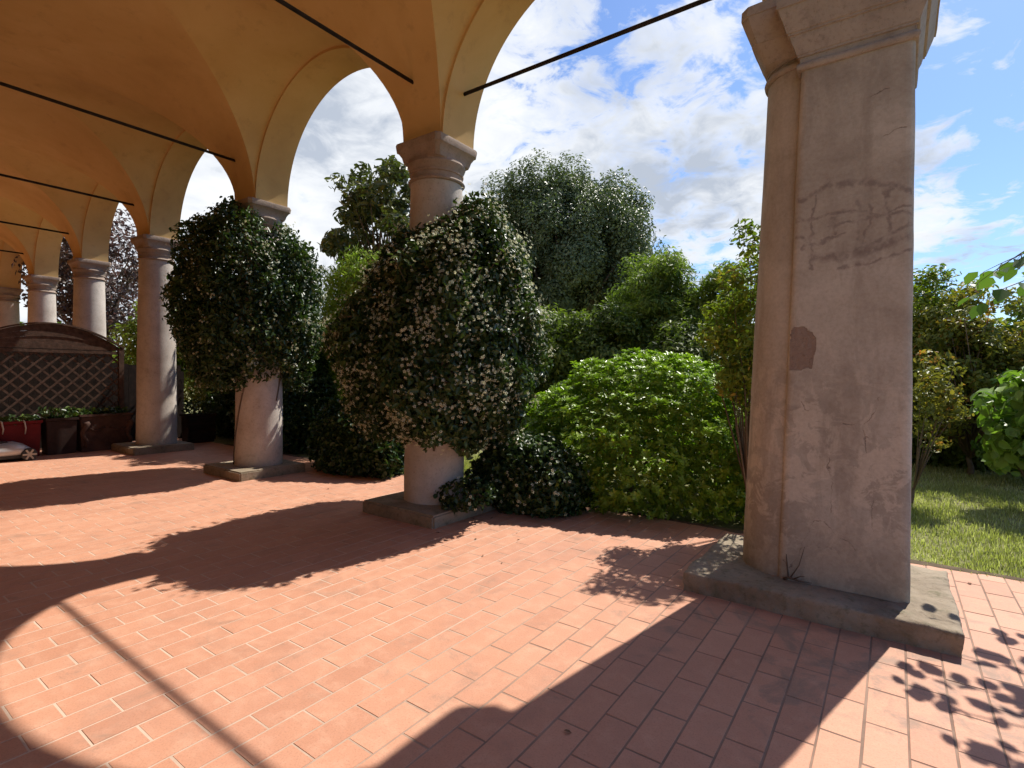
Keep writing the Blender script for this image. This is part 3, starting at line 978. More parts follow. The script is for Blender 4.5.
def bush_shape(center, radii, lump, seed, n, depth=0.45, e=2.6, warp=None):
    c = np.array(center); rad = np.array(radii)
    d = unit(n)
    lam = np.empty(n); lam2 = np.empty(n)
    for i, x in enumerate(d):
        v = Vector(x)
        lam[i] = noise.noise(v * 1.9 + Vector((seed, 1.3, 0))) * 1.0 + noise.noise(v * 4.3 + Vector((0, seed, 2))) * .55
        lam2[i] = noise.noise(v * 9 + Vector((seed, seed, 0)))
    t = rng.beta(1.1, 2.2, n)
    k = (1 + lump * lam + lump * .45 * lam2) * (1 - depth * t) + (rng.random(n) < .03) * rng.uniform(0, .08, n)
    # fuller than an ellipsoid: superellipsoid radius
    sq = (np.abs(d) ** e).sum(1) ** (-1 / e)
    o = d * rad * (k * sq)[:, None]
    if warp: o = warp(o, rad)
    p = c + o
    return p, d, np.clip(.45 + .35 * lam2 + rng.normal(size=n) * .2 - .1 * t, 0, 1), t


def petals(name, pos, out, parent, size=.0245, mat=None):
    """small five-petalled flowers"""
    n = len(pos)
    out = out / np.linalg.norm(out, axis=1)[:, None]
    rnd = unit(n)
    a_ = rnd - out * (rnd * out).sum(1)[:, None]; a_ /= np.linalg.norm(a_, axis=1)[:, None]
    b_ = np.cross(out, a_)
    P, Nn, D = [], [], []
    for q in range(5):
        th = 2 * math.pi * q / 5
        dr = a_ * math.cos(th) + b_ * math.sin(th)
        P.append(pos + dr * size * .42); Nn.append(out + dr * .25); D.append(dr)
    P = np.concatenate(P); Nn = np.concatenate(Nn); D = np.concatenate(D)
    tint = np.tile(rng.uniform(0, 1, n), 5)
    me = leaf_mesh(name, P, Nn, size * .62, .62, .05, False, 0, tint, D, .15)
    o = link(name, me, mat or M_PETAL, parent)
    return tag(o, kind='stuff')


def jasmine(loc, center, radii, n, nfl, label, seed, low, e, warp):
    t = thing('jasmine_bush', loc, label, 'bush', 'jasmine bushes trained round the columns')
    lo = np.array(loc)
    kb = unit(190); kh = rng.uniform(.1, 1.0, 190)

    def ragged(p, d):
        b_ = np.max(np.clip(((d @ kb.T) - .972) / .028, 0, 1) * kh[None], 1)
        cc_ = np.array(center) - lo
        return cc_ + (p - cc_) * (1 - .06 + .15 * b_)[:, None], b_
    p, d, tint, tt_ = bush_shape(np.array(center) - lo, radii, .12, seed, n, .40, e, warp)
    p, kk_ = ragged(p, d)
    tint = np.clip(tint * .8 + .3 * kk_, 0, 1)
    keep = p[:, 2] > low + .10 * np.sin(p[:, 0] * 9 + p[:, 1] * 7) + rng.normal(size=len(p)) * .03
    # keep the column itself free of leaves
    keep &= np.hypot(p[:, 0], p[:, 1]) > .345
    p, d, tint = p[keep], d[keep], tint[keep]
    nrm = d * .6 + np.array([0, 0, .45]) + rng.normal(size=p.shape) * .7
    link('foliage', leaf_mesh('foliage', p, nrm, .066, .50, .2, True, .35, tint, None, .5), G_JAS, t)
    # loose shoots sticking out
    st = MB(); sp, sn = [], []
    for q in range(60):
        dv = Vector(unit(1)[0]); dv.z = abs(dv.z) * .6 + random.uniform(-.3, .3); dv.normalize()
        b0 = Vector(np.array(center) - lo) + Vector((dv.x * radii[0], dv.y * radii[1], dv.z * radii[2])) * .93
        if b0.z < low + .15: continue
        e0 = b0 + dv * random.uniform(.12, .28) + Vector((0, 0, random.uniform(-.08, .14)))
        st.tube([b0 - dv * .2, b0, e0], [.004, .004, .002], 4)
        for s_ in range(7):
            f = s_ / 6
            sp.append(np.array(b0.lerp(e0, f)) + rng.normal(size=3) * .018); sn.append(np.array(dv) * .4 + np.array([0, 0, .8]) + rng.normal(size=3) * .4)
    link('shoot_leaves', leaf_mesh('shoot_leaves', np.array(sp), np.array(sn), .062, .48, .2, True, .2, rng.uniform(.5, 1, len(sp))), G_JAS, t)
    # woody vine up the column
    for q in range(4):
        ph = q * 1.6 + seed
        st.tube([(math.cos(ph + z * .8) * (.336 - .012 * z), math.sin(ph + z * .8) * (.336 - .012 * z), z) for z in np.linspace(low - .05 if q else .13, 2.8, 18)], .012, 6)
    st.build('vine_stem', M_BARK, t, True)
    # flowers in loose clusters
    ncl = nfl // 4
    cpos, cd, _, ct = bush_shape(np.array(center) - lo, (radii[0] * 1.01, radii[1] * 1.01, radii[2] * 1.01), .12, seed, ncl * 4, .10, e, warp)
    cpos, _ = ragged(cpos, cd)
    dn = np.array([noise.noise(Vector(x) * 2.6 + Vector((seed, 0, 5))) for x in cpos])
    kk = (cpos[:, 2] > low + .05) & (np.hypot(cpos[:, 0], cpos[:, 1]) > .36) & (rng.uniform(-.45, .45, len(dn)) < dn + .10)
    cpos, cd = cpos[kk][:ncl], cd[kk][:ncl]
    num = rng.integers(1, 8, len(cpos))
    fp = np.repeat(cpos, num, 0); fd = np.repeat(cd, num, 0)
    fp = fp + rng.normal(size=fp.shape) * .036 + fd * rng.uniform(-.03, .045, (len(fp), 1))
    fo = fd + rng.normal(size=fp.shape) * .6 + np.array([0, 0, .2])
    petals('blossoms', fp, fo, t)
    return t


def warp_near(o, rad):
    q = np.maximum(0, o[:, 2] / rad[2])[:, None]
    o = o * np.concatenate([1 - .20 * q, 1 - .20 * q, np.ones_like(q)], 1)
    o[:, 0] += .13 * q[:, 0]; o[:, 1] += .09 * q[:, 0]
    low_ = np.maximum(0, -o[:, 2] / rad[2])[:, None]
    o = o * np.concatenate([1 + .10 * low_, 1 + .10 * low_, np.ones_like(low_)], 1)
    # the crown thins out in front of the upper shaft
    side = np.clip(.5 - (o[:, 0] * .81 + o[:, 1] * .58) / .5, 0, 1)
    o[:, 2] -= .26 * q[:, 0] ** 2 * side
    return o


def warp_mid(o, rad):
    q = (o[:, 2] / rad[2])[:, None]
    return o * np.concatenate([1 + .05 * q, 1 + .05 * q, np.ones_like(q)], 1)


jasmine((0, 0, 0), (.04, .05, 2.0), (.95, .93, 1.34), 56000, 9000, 'big white flowering jasmine bush round the column nearest the square pillar', 1.7, .74, 2.9, warp_near)
jasmine((-S, 0, 0), (-3.86, -.02, 2.50), (.93, .90, 1.30), 42000, 2000, 'dark jasmine bush with few white flowers round the second column from the square pillar', 4.1, 1.12, 3.3, warp_mid)


def shrub(name, loc, label, cat, crown_c, radii, ncl, cr, per, leaf, mat, size, aspect=.5, group=None, trunk=.05, rounded=True, zmin=.1, lump=.18, seed=0., flat=.8, hollow=.35,
          upb=.55, droop=0.1, limbs_n=9, bark=None, rand=.6, shell=.75, fork=.45):
    t = thing(name, loc, label, cat, group)
    cc = np.array(crown_c)
    cp, cr_ = clumps(cc, radii, ncl, cr[0], cr[1], shell, zmin, lump, seed)
    # inner clumps so the crown is not hollow
    ip, ir = clumps(cc, np.array(radii) * .55, max(3, ncl // 4), cr[0], cr[1], .7, zmin, lump, seed)
    cp = np.concatenate([cp, ip]); cr_ = np.concatenate([cr_, ir])
    pos, nrm, tint, d = clump_leaves(cp, cr_, per, cc, flat, hollow, upb, rand)
    k = pos[:, 2] > .02
    link(leaf, leaf_mesh(leaf, pos[k], nrm[k], size, aspect, .18, rounded, droop, tint[k], None), mat, t)
    sel = cp[rng.choice(len(cp), min(limbs_n, len(cp)), False)]
    limbs((0, 0, 0), sel, trunk, fork).build('trunk', bark or M_BARK, t, True)
    return t


# bright evergreen mound beside the pillar: many leaf rosettes on knobbly boughs
t = thing('evergreen_shrub', (1.40, 2.08, 0), 'low bright green evergreen mound of glossy leaves left of the square pillar', 'shrub')
MC, MR = (0, 0, .40), (1.86, 1.22, 1.30)
knob = unit(260); knob_h = rng.uniform(.35, 1.0, 260)


def mound(n, depth, proud=0.0):
    p, d, tint, tt_ = bush_shape(MC, MR, .09, 9.2, n, depth, 1.85)
    near_ = (d @ knob.T)
    b_ = np.max(np.clip((near_ - .975) / .025, 0, 1) * knob_h[None], 1)
    p = np.array(MC) + (p - np.array(MC)) * (1 - .07 + .17 * b_)[:, None]
    p[:, 2] *= np.clip(1 + .09 * p[:, 0], .55, 1.05)
    k = p[:, 2] > .03
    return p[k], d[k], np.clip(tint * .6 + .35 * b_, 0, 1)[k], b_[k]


p, d, tint, _ = mound(36000, .42)
nrm = d * .5 + np.array([0, 0, .6]) + rng.normal(size=p.shape) * .75
link('foliage', leaf_mesh('foliage', p, nrm, .066, .52, .2, True, .0, tint * .75), G_BRIGHT, t)
pp, dd, ti, bb = mound(6200, .05)
P, Nn, D, T = [], [], [], []
ax = dd * .55 + np.array([0, 0, .7]) + rng.normal(size=dd.shape) * .3; ax /= np.linalg.norm(ax, axis=1)[:, None]
ref = unit(len(pp)); a_ = ref - ax * (ref * ax).sum(1)[:, None]; a_ /= np.linalg.norm(a_, axis=1)[:, None]; b_ = np.cross(ax, a_)
for q in range(8):
    th = q * 2.4; tilt = .35 + .05 * q
    dr = (a_ * math.cos(th) + b_ * math.sin(th))
    P.append(pp + ax * (.035 - .004 * q) + dr * .028); D.append(dr * (1 - tilt * .4) + ax * .5); Nn.append(ax - dr * .45); T.append(ti + .15 - .03 * q)
link('shoot_rosettes', leaf_mesh('shoot_rosettes', np.concatenate(P), np.concatenate(Nn), .056, .50, .15, True, 0, np.concatenate(T), np.concatenate(D), .2), G_BRIGHT, t)
limbs((0, 0, 0), [(x, y, .9) for x, y in ((-.8, 0), (-.3, .5), (.2, -.3), (.7, .3), (.9, -.2), (-.4, -.4))], .035, .3).build('stem', M_BARK, t, True)

# low jasmine and ivy at the feet of the columns
def ground_mass(name, loc, label, radii, h, n, mat, size, seed, nfl=0, cat='ground plant', group=None):
    t = thing(name, loc, label, cat, group)
    p, d, tint, tt_ = bush_shape((0, 0, h * .38), (radii[0], radii[1], h * .62), .2, seed, n, .5, 2.1)
    k = p[:, 2] > .01
    p, d, tint = p[k], d[k], tint[k]
    nrm = d * .55 + np.array([0, 0, .6]) + rng.normal(size=p.shape) * .55
    link('foliage', leaf_mesh('foliage', p, nrm, size, .6, .2, True, .3, tint), mat, t)
    mb = MB()
    for q in range(10):
        an = random.uniform(0, 6.28)
        e_ = Vector((math.cos(an) * radii[0] * .7, math.sin(an) * radii[1] * .7, h * random.uniform(.3, .7)))
        mb.tube([(0, 0, 0), e_ * .5 + Vector((0, 0, .12)), e_], [.012, .009, .004], 5)
    mb.build('stem', M_BARK, t, True)
    if nfl:
        cp, cd, _, _ = bush_shape((0, 0, h * .38), (radii[0] * 1.02, radii[1] * 1.02, h * .64), .2, seed, nfl, .03, 2.1)
        k = cp[:, 2] > .06
        petals('blossoms', cp[k] + cd[k] * .02, cd[k] + np.array([0, 0, .3]) + rng.normal(size=cd[k].shape) * .4, t, .028)
    return t


ground_mass('low_jasmine', (.74, .74, 0), 'low flowering jasmine sprawling on the paving between column foot and bright mound', (.72, .5, .9), .80, 15000, G_JAS, .062, 13.3, 260)
ground_mass('jasmine_sprig', (.50, -.02, .10), 'small jasmine sprig creeping over the corner of a column plinth', (.30, .34, .2), .30, 700, G_JAS, .06, 6.3, 12)
ground_mass('ivy_mass', (-2.55, 1.0, 0), 'dark ivy mass on the ground between the two jasmine wrapped columns', (.95, .55, .9), 1.05, 15000, G_IVY, .075, 5.3)
ground_mass('flowering_creeper', (-2.75, 1.75, 0), 'pale flowering creeper standing in sunlight between the two jasmine bushes', (.85, .5, 2.4), 2.75, 22000, G_BAMB, .07, 7.9, 500, 'creeper')
ground_mass('dark_evergreen', (-5.6, 1.65, 0), 'dark evergreen shrub filling the gap beside the full height bare column', (1.15, .8, 2.0), 2.2, 20000, G_IVY, .08, 2.2, 0, 'shrub')

# garden trees and shrubs behind
shrub('bamboo_shrub', (-4.75, 2.75, 0), 'pale yellow green bamboo like shrub rising between the two jasmine bushes', 'shrub', (0, 0, 2.45), (1.35, 1.0, 2.05), 110, (.2, .45), 210,
      'foliage', G_BAMB, .12, .22, trunk=.04, rounded=False, seed=2., limbs_n=22, fork=.15, upb=.3, droop=.5)
shrub('loquat_tree', (-5.7, 4.1, 0), 'open tree with dark leaves showing behind the nearest column capital', 'tree', (.1, 0, 4.85), (1.7, 1.4, 1.8), 95, (.16, .34), 46,
      'crown', G_LOQ, .19, .34, trunk=.09, seed=5., limbs_n=40, hollow=.2, upb=.2, lump=.3, fork=.5)
shrub('plum_tree', (-17.3, 1.9, 0), 'purple leaved tree seen far off between the bare columns', 'tree', (0, 0, 4.4), (2.2, 2.0, 2.6), 70, (.35, .7), 90,
      'crown', G_PLUM, .17, .5, trunk=.14, rounded=False, seed=1., limbs_n=26, hollow=.2)
shrub('garden_tree', (-12.6, 2.4, 0), 'small green tree under the purple tree behind the bare columns', 'tree', (0, 0, 2.2), (1.5, 1.2, 1.6), 50, (.3, .55), 170,
      'crown', G_FEATH, .12, .5, trunk=.08, rounded=False, seed=1.5)
shrub('holm_oak', (-10.1, 20.2, 0), 'tall dark grey green tree standing alone against the clouds', 'tree', (0, 0, 7.5), (5.7, 4.8, 5.3), 330, (.42, 1.15), 430,
      'crown', G_OAK, .17, .45, trunk=.35, rounded=False, seed=3.1, limbs_n=60, zmin=2.0, lump=.13, hollow=.3, flat=1.05)
shrub('feathery_tree', (-.75, 8.7, 0), 'feathery mid green tree right of the tall dark tree', 'tree', (0, 0, 3.0), (1.45, 1.3, 1.75), 95, (.22, .48), 260,
      'crown', G_FEATH, .13, .30, trunk=.09, rounded=False, seed=6., limbs_n=26, lump=.3, upb=.4)
shrub('feathery_tree', (.75, 8.9, 0), 'slender light green tree behind the yellow leaved shrub, right of the feathery tree', 'tree', (0, 0, 2.9), (.75, .75, 1.75), 40, (.2, .42), 220,
      'crown', G_FEATH, .13, .30, trunk=.06, rounded=False, seed=7.7, limbs_n=18, lump=.3, upb=.4)
# hedge shrubs along the far side
hl = [('dense green hedge shrub touching the upper right flank of the flowering jasmine', -3.6, 6.9, 2.0, 1.25, 3.45),
      ('dark hedge shrub below the feathery tree crown', -1.75, 7.6, 1.35, 1.1, 3.35),
      ('dark hedge shrub showing over the top of the bright mound', .35, 7.6, 1.3, 1.0, 2.75),
      ('dark hedge shrub hidden mostly behind the square pillar', 2.6, 9.3, 1.6, 1.2, 3.2),
      ('tall dark hedge shrub at the end of the lawn, right beside the square pillar', 4.4, 9.0, 1.9, 1.0, 3.35),
      ('tall hedge shrub at the end of the lawn by the right picture edge', 7.3, 9.3, 1.9, 1.0, 3.3),
      ('low dark hedge shrub closing the far end of the lawn under the bare branched shrub', 5.9, 8.7, 1.5, .8, 2.2),
      ('hedge shrub seen in the gap left of the pale creeper', -7.4, 5.4, 1.9, 1.2, 3.0)]
for i, (lb, x, y, rx, ry, h) in enumerate(hl):
    shrub('hedge_shrub', (x, y, 0), lb, 'hedge', (0, 0, h * .52), (rx, ry, h * .52), 80, (.3, .55), 230, 'foliage', G_HEDGE, .13, .42,
          'hedge shrubs along the garden edge', .05, False, .02, .16, 3.3 + i * 1.7, hollow=.3, limbs_n=14)

shrub('shade_shrub', (-7.45, 1.75, 0), 'tall dense evergreen shrub growing right behind the full height bare column', 'shrub', (0, 0, 2.2), (.85, .75, 2.0), 70, (.25, .45), 200,
      'foliage', G_IVY, .10, .5, trunk=.05, rounded=False, seed=21., hollow=.3, limbs_n=14, zmin=.1)
shrub('hedge_shrub', (-9.6, 2.6, 0), 'dark hedge shrub in the gap between the lattice screen and the bare column', 'hedge', (0, 0, 1.3), (1.3, .9, 1.3), 60, (.3, .5), 200, 'foliage', G_HEDGE, .12, .42,
      'hedge shrubs along the garden edge', .05, False, .15, .16, 23.3, hollow=.3, limbs_n=12)
shrub('hedge_shrub', (-11.9, 4.6, 0), 'farther green hedge shrub below the purple tree at the left', 'hedge', (0, 0, 1.4), (2.2, 1.0, 1.4), 70, (.35, .6), 200, 'foliage', G_HEDGE, .13, .42,
      'hedge shrubs along the garden edge', .05, False, .15, .16, 25.3, hollow=.3, limbs_n=12)

# airy yellow shrub half hidden by the pillar
shrub('yellow_shrub', (2.98, 1.25, 0), 'airy yellow green shrub half hidden behind the left side of the square pillar', 'shrub', (0, .0, 2.0), (.50, .45, 1.1), 50, (.10, .24), 85,
      'foliage', G_YEL, .065, .42, trunk=.022, seed=4., limbs_n=30, hollow=.1, zmin=.8, fork=.2, lump=.3, upb=.3)
shrub('rose_shrub', (4.28, 3.75, 0), 'slender shrub with reddish young leaves leaning out right of the square pillar', 'shrub', (.24, .1, 1.25), (.34, .4, .55), 34, (.06, .15), 26,
      'foliage', G_RED, .06, .5, trunk=.02, seed=8., limbs_n=12, hollow=.1, zmin=.6, fork=.2, lump=.5, upb=.3)
shrub('garden_shrub', (5.1, 6.8, 0), 'bare branched shrub with yellow and orange leaves in the middle of the lawn view', 'shrub', (.0, 0, 1.75), (1.25, .9, 1.5), 130, (.09, .28), 55,
      'foliage', G_RED, .085, .45, trunk=.04, seed=9., limbs_n=60, hollow=.1, zmin=.55, fork=.2, lump=.5, upb=.3, shell=.7)
shrub('garden_shrub', (4.45, 7.5, 0), 'yellow green leafy shrub behind the bare branched one beside the square pillar', 'shrub', (0, 0, 1.8), (1.2, .7, 1.65), 110, (.14, .36), 130,
      'foliage', G_YEL, .09, .45, trunk=.04, seed=10., limbs_n=30, hollow=.15, zmin=.2, lump=.4)
shrub('garden_shrub', (6.3, 7.6, 0), 'mid green loose shrub at the right picture edge in front of the far hedge', 'shrub', (0, 0, 1.7), (1.0, .7, 1.55), 80, (.16, .36), 110,
      'foliage', G_FEATH, .10, .42, trunk=.04, seed=14., limbs_n=24, hollow=.15, zmin=.2, lump=.4)
shrub('leafy_plant', (5.45, 4.3, 0), 'lime green plant with large leaves at the right edge of the lawn', 'plant', (-.05, 0, .98), (.62, .6, .75), 44, (.14, .26), 26,
      'foliage', G_LIME, .15, .68, trunk=.02, seed=11., limbs_n=20, hollow=.1, zmin=.2, fork=.2, upb=.6, droop=.25)
shrub('leafy_plant', (5.75, 6.0, 0), 'darker leafy plant just behind the lime green one at the right edge', 'plant', (0, 0, .8), (.7, .5, .75), 40, (.16, .3), 60,
      'foliage', G_MULB, .10, .6, trunk=.02, seed=12., limbs_n=16, hollow=.1, zmin=.15, fork=.2)

ground_mass('ground_cover', (4.75, 7.9, 0), 'low dark green ground cover at the far end of the lawn beside the square pillar', (1.5, .75, 1), 1.15, 13000, G_HEDGE, .10, 41.)
ground_mass('ground_cover', (6.9, 8.0, 0), 'low dark green ground cover by the right picture edge at the end of the lawn', (1.4, .7, 1), 1.05, 11000, G_HEDGE, .10, 43.)
ground_mass('ground_cover', (-8.1, 2.1, 0), 'low dark ground cover in the deep shade right of the full height bare column', (1.3, .6, 1), 1.25, 11000, G_IVY, .09, 45.)

# mulberry tree standing just outside the picture, its branches hang in from the right
t = thing('mulberry_tree', (6.5, 1.9, 0), 'tree branch with large drooping leaves reaching in at the upper right', 'tree')
tr = MB(); P, Nn, D = [], [], []
O = Vector((6.5, 1.9, 0))
tr.tube([(0, 0, -.05), (-.05, 0, 1.2), (-.15, -.1, 2.4), (-.3, -.2, 3.2)], [.13, .11, .09, .06], 9)
twigs = [((6.2, 1.6, 3.0), (5.3, .75, 2.75), (4.60, .42, 2.14)), ((6.2, 1.6, 3.0), (5.4, .55, 2.8), (4.78, .10, 2.2)), ((6.2, 1.7, 2.6), (5.5, 1.2, 2.5), (4.70, 1.05, 2.12)),
         ((6.25, 1.7, 2.7), (5.6, .9, 2.4), (4.98, .45, 1.98)), ((6.2, 1.6, 2.9), (5.6, .3, 2.7), (5.0, -.15, 2.2)), ((6.3, 1.8, 2.4), (5.8, 1.4, 2.2), (5.05, 1.3, 1.95)),
         ((6.25, 1.6, 3.1), (5.8, 1.1, 3.1), (5.2, .6, 2.7)), ((6.2, 1.6, 2.8), (5.3, 1.0, 2.62), (4.66, .75, 2.26)),
         ((6.2, 1.6, 2.8), (5.4, .2, 2.62), (4.86, -.35, 2.15)), ((6.2, 1.6, 2.8), (5.5, .75, 2.6), (4.90, .22, 2.35))]
for tw in twigs:
    a_, b_, c_ = [Vector(q) - O for q in tw]; c_.x -= .06; b_.x -= .12
    path = []
    for s_ in range(13):
        f = s_ / 12
        path.append(a_.lerp(b_, f).lerp(b_.lerp(c_, f), f))
    tr.tube(path, [.016 - .0012 * q for q in range(13)], 6)
    for q in range(4, 13):
        for s_ in range(2):
            dv = (path[min(q + 1, 12)] - path[q - 1]).normalized()
            side = dv.cross(Vector((0, 0, 1))) * (1 if (q + s_) % 2 else -1)
            dr = (dv * .5 + side * .7 + Vector((0, 0, -.75 + random.uniform(-.3, .35)))).normalized()
            p_ = path[q] + dr * .095 + Vector(rng.normal(size=3) * .015)
            tr.tube([path[q], path[q] + dr * .05], .002, 4)
            nn_ = Vector((0, 0, 1)) + side * .4 + Vector(rng.normal(size=3) * .35)
            P.append(p_); D.append(dr); Nn.append(nn_)
cp, cr_ = clumps((.1, .15, 4.0), (1.15, 1.1, 1.0), 34, .22, .4, .75, 3.0)
cpos, cn, _, _ = clump_leaves(cp, cr_, 32, (.1, .15, 4.0))
for q in range(22): tr.tube([(-.25, -.17, 2.9), Vector((-.25, -.17, 2.9)).lerp(Vector(cp[q]), .55) + Vector((0, 0, .1)), cp[q]], [.04, .022, .008], 6)
P += list(cpos); Nn += list(cn); D += list(unit(len(cpos)))
link('crown', leaf_mesh('crown', np.array(P), np.array(Nn), .125, .66, .12, True, 0, None, np.array(D), .3), G_MULB, t)
tr.build('trunk', M_BARK, t, True)

# far belt of trees all round the garden side
an = rng.uniform(-.35, math.pi + .35, 150); ds = rng.uniform(48, 75, 150)
fc = np.stack([np.cos(an) * ds, np.sin(an) * ds + 4, rng.uniform(.8, 3.6, 150)], 1)
fpos, fn_, ft_, _ = clump_leaves(fc, rng.uniform(2.0, 4.2, 150), 240, (0, 0, -20), .85, .5)
tag(link('far_wood', leaf_mesh('far_wood', fpos, fn_, .55, .6, .2, False, .2, ft_), G_HEDGE), 'far off belt of dark green trees beyond the garden', 'wood', None, 'stuff')

# ------------------------------------------------------------------ grass
def grass(n, x0, x1, y0, y1, h, label, fall=1.0, mat=None, clear=None):
    x = rng.uniform(x0, x1, n); y = y0 + (y1 - y0) * rng.uniform(0, 1, n) ** fall
    pn = np.array([noise.noise(Vector((a * 1.3, b * 1.3, 0))) for a, b in zip(x, y)])
    k = rng.uniform(-1, 1, n) < pn * 1.2 + .55
    x, y, pn = x[k], y[k], pn[k]; n = len(x)
    hh = h * rng.uniform(.45, 1.25, n) * (1 + .5 * pn)
    an = rng.uniform(0, 6.28, n); lean = rng.uniform(.1, .8, n)
    w = rng.uniform(.0025, .0055, n)
    b0 = np.stack([x, y, np.full(n, -.035)], 1)
    sd = np.stack([-np.sin(an), np.cos(an), np.zeros(n)], 1) * w[:, None]
    ld = np.stack([np.cos(an), np.sin(an), np.zeros(n)], 1) * (lean * hh)[:, None]
    upz = np.array([0, 0, 1.0])
    v = np.stack([b0 - sd, b0 + sd, b0 + ld * .35 + upz * (hh * .6)[:, None] + sd * .7, b0 + ld * .35 + upz * (hh * .6)[:, None] - sd * .7, b0 + ld + upz * hh[:, None]], 1)
    me = bpy.data.meshes.new('grass')
    fq = (np.array([0, 1, 2, 3])[None] + (np.arange(n) * 5)[:, None]); ft = (np.array([3, 2, 4])[None] + (np.arange(n) * 5)[:, None])
    me.vertices.add(n * 5); me.vertices.foreach_set('co', v.reshape(-1).astype(np.float32))
    lp = np.concatenate([fq.reshape(-1), ft.reshape(-1)])
    me.loops.add(len(lp)); me.loops.foreach_set('vertex_index', lp.astype(np.int32))
    me.polygons.add(2 * n)
    me.polygons.foreach_set('loop_start', np.concatenate([np.arange(n) * 4, 4 * n + np.arange(n) * 3]).astype(np.int32))
    tn = np.clip(rng.normal(.5, .25, n) - pn * .4, 0, 1)
    a = me.attributes.new('tint', 'FLOAT', 'FACE'); a.data.foreach_set('value', np.concatenate([tn, tn]).astype(np.float32))
    me.update(calc_edges=True)
    o = link('grass', me, mat)
    return tag(o, label, 'grass', None, 'stuff')


G_GRASS = leaf_mat('grass_blade', (0.23, 0.235, 0.07), (0.44, 0.42, 0.18), (0.66, 0.60, 0.40), .45, .6)
grass(110000, 3.0, 8.2, PAVE_Y - .035, 9.0, .055, 'mown sunny grass right of the square pillar with dry blades', 1.25, G_GRASS)
grass(16000, -4.2, .6, PAVE_Y + .03, 3.2, .16, 'pale grass patch behind the nearest column foot', 1.1, G_GRASS)

# soil and clippings spilling over the ragged edge of the paving
sv = MB(); n_ = 420; xs_ = np.linspace(-7, 8.5, n_)
ed = [PAVE_Y - .025 - .055 * max(-.3, noise.noise(Vector((x * 1.1, 5, 0))) + .7 * noise.noise(Vector((x * 4.3, 2, 0))) + .5 * noise.noise(Vector((x * 15, 1, 0)))) for x in xs_]
for q in range(n_): sv.v += [(xs_[q], ed[q], .0015), (xs_[q], PAVE_Y + .03, .012), (xs_[q], PAVE_Y + .16, -.04)]
for q in range(n_ - 1):
    for r in (0, 1): sv.f.append((q * 3 + r, q * 3 + 3 + r, q * 3 + 4 + r, q * 3 + 1 + r))
tag(sv.build('soil_edge', M_SOIL, None, True), kind='structure')

# ------------------------------------------------------------------ roses
rose = thing('red_rose', (.95, 2.6, 0), 'red rose in flower between the jasmine bush and the bright mound', 'flower')
def rose_head(c, s):
    P, Nn, D = [], [], []
    for ring, k, tl in ((.35, 5, 1.4), (.7, 6, .8), (1.0, 7, .3)):
        for q in range(k):
            th = 2 * math.pi * q / k + ring
            dr = np.array([math.cos(th), math.sin(th), tl]); dr /= np.linalg.norm(dr)
            P.append(np.array(c) + dr * s * ring * .5); D.append(dr); Nn.append(np.array([-math.cos(th) * tl, -math.sin(th) * tl, 1.0]))
    return leaf_mesh('flower_head', np.array(P), np.array(Nn), s, .95, -.2, True, 0, None, np.array(D), .1)
heads = [(-.02, .02, 1.20, .075), (-.11, -.03, 1.10, .06)]
for i, (x, y, z, s_) in enumerate(heads):
    link('flower_head', rose_head((x, y, z), s_), M_ROSE, rose)
    stem = MB(); stem.tube([(.0, 0, -.03), (x * .4 + .03, y, z * .5), (x, y, z)], [.008, .006, .004], 5)
    stem.build('stem', M_BARK, rose, True)
rl = rng.uniform(0, 1, (70, 1))
rp = np.hstack([rng.normal(-.03, .10, (70, 1)), rng.normal(0, .10, (70, 1)), .35 + .75 * rl])
link('foliage', leaf_mesh('foliage', rp, rng.normal(size=(70, 3)) * .5 + np.array([0, 0, .8]), .06, .55), G_IVY, rose)
rose.location = (.21, 1.54, 0)

# ------------------------------------------------------------------ lattice screen and fence at the far end
M_WOOD = plain('weathered_brown_wood', (0.095, 0.060, 0.044), 0.8, 0, 0.4, 14, 0.5, 50)
M_DWOOD = plain('dark_stained_boards', (0.026, 0.017, 0.013), 0.8, 0, 0.4, 10, 0.5, 45)
lat = thing('lattice_screen', (-8.2, -1.33, 0), 'arched brown wooden lattice screen with diagonal slats standing behind the planters', 'screen')
hw, zt = 1.08, 1.86
fr = MB()
for s_ in (-1, 1):
    fr.box((-.035, s_ * hw - .045, -.02), (.035, s_ * hw + .045, zt + .06))
fr.box((-.026, -hw + .046, .28), (.026, hw - .046, .34))
fr.box((-.026, -hw + .046, zt - .07), (.026, hw - .046, zt - .01))
fr.build('frame', M_WOOD, lat, bevel=.006)
arch_ = MB()
for b_ in range(4):
    n_ = 20
    for q in range(n_):
        ya, yb = -hw + 2 * hw * q / n_, -hw + 2 * hw * (q + 1) / n_
        fa, fb = 1 - (ya / hw) ** 2, 1 - (yb / hw) ** 2
        hh = .06 + .37
        def zz(f, g): return zt + .005 + (.04 + .40 * f) * g
        g0, g1 = b_ / 4, (b_ + 1) / 4 - .003
        xo = .012 if b_ % 2 else .02
        arch_.add([(-xo, ya, zz(fa, g0)), (xo, ya, zz(fa, g0)), (xo, yb, zz(fb, g0)), (-xo, yb, zz(fb, g0)), (-xo, ya, zz(fa, g1)), (xo, ya, zz(fa, g1)), (xo, yb, zz(fb, g1)), (-xo, yb, zz(fb, g1))],
                  [(0, 3, 2, 1), (4, 5, 6, 7), (3, 0, 4, 7), (1, 2, 6, 5)] + ([(0, 1, 5, 4)] if q == 0 else []) + ([(2, 3, 7, 6)] if q == n_ - 1 else []))
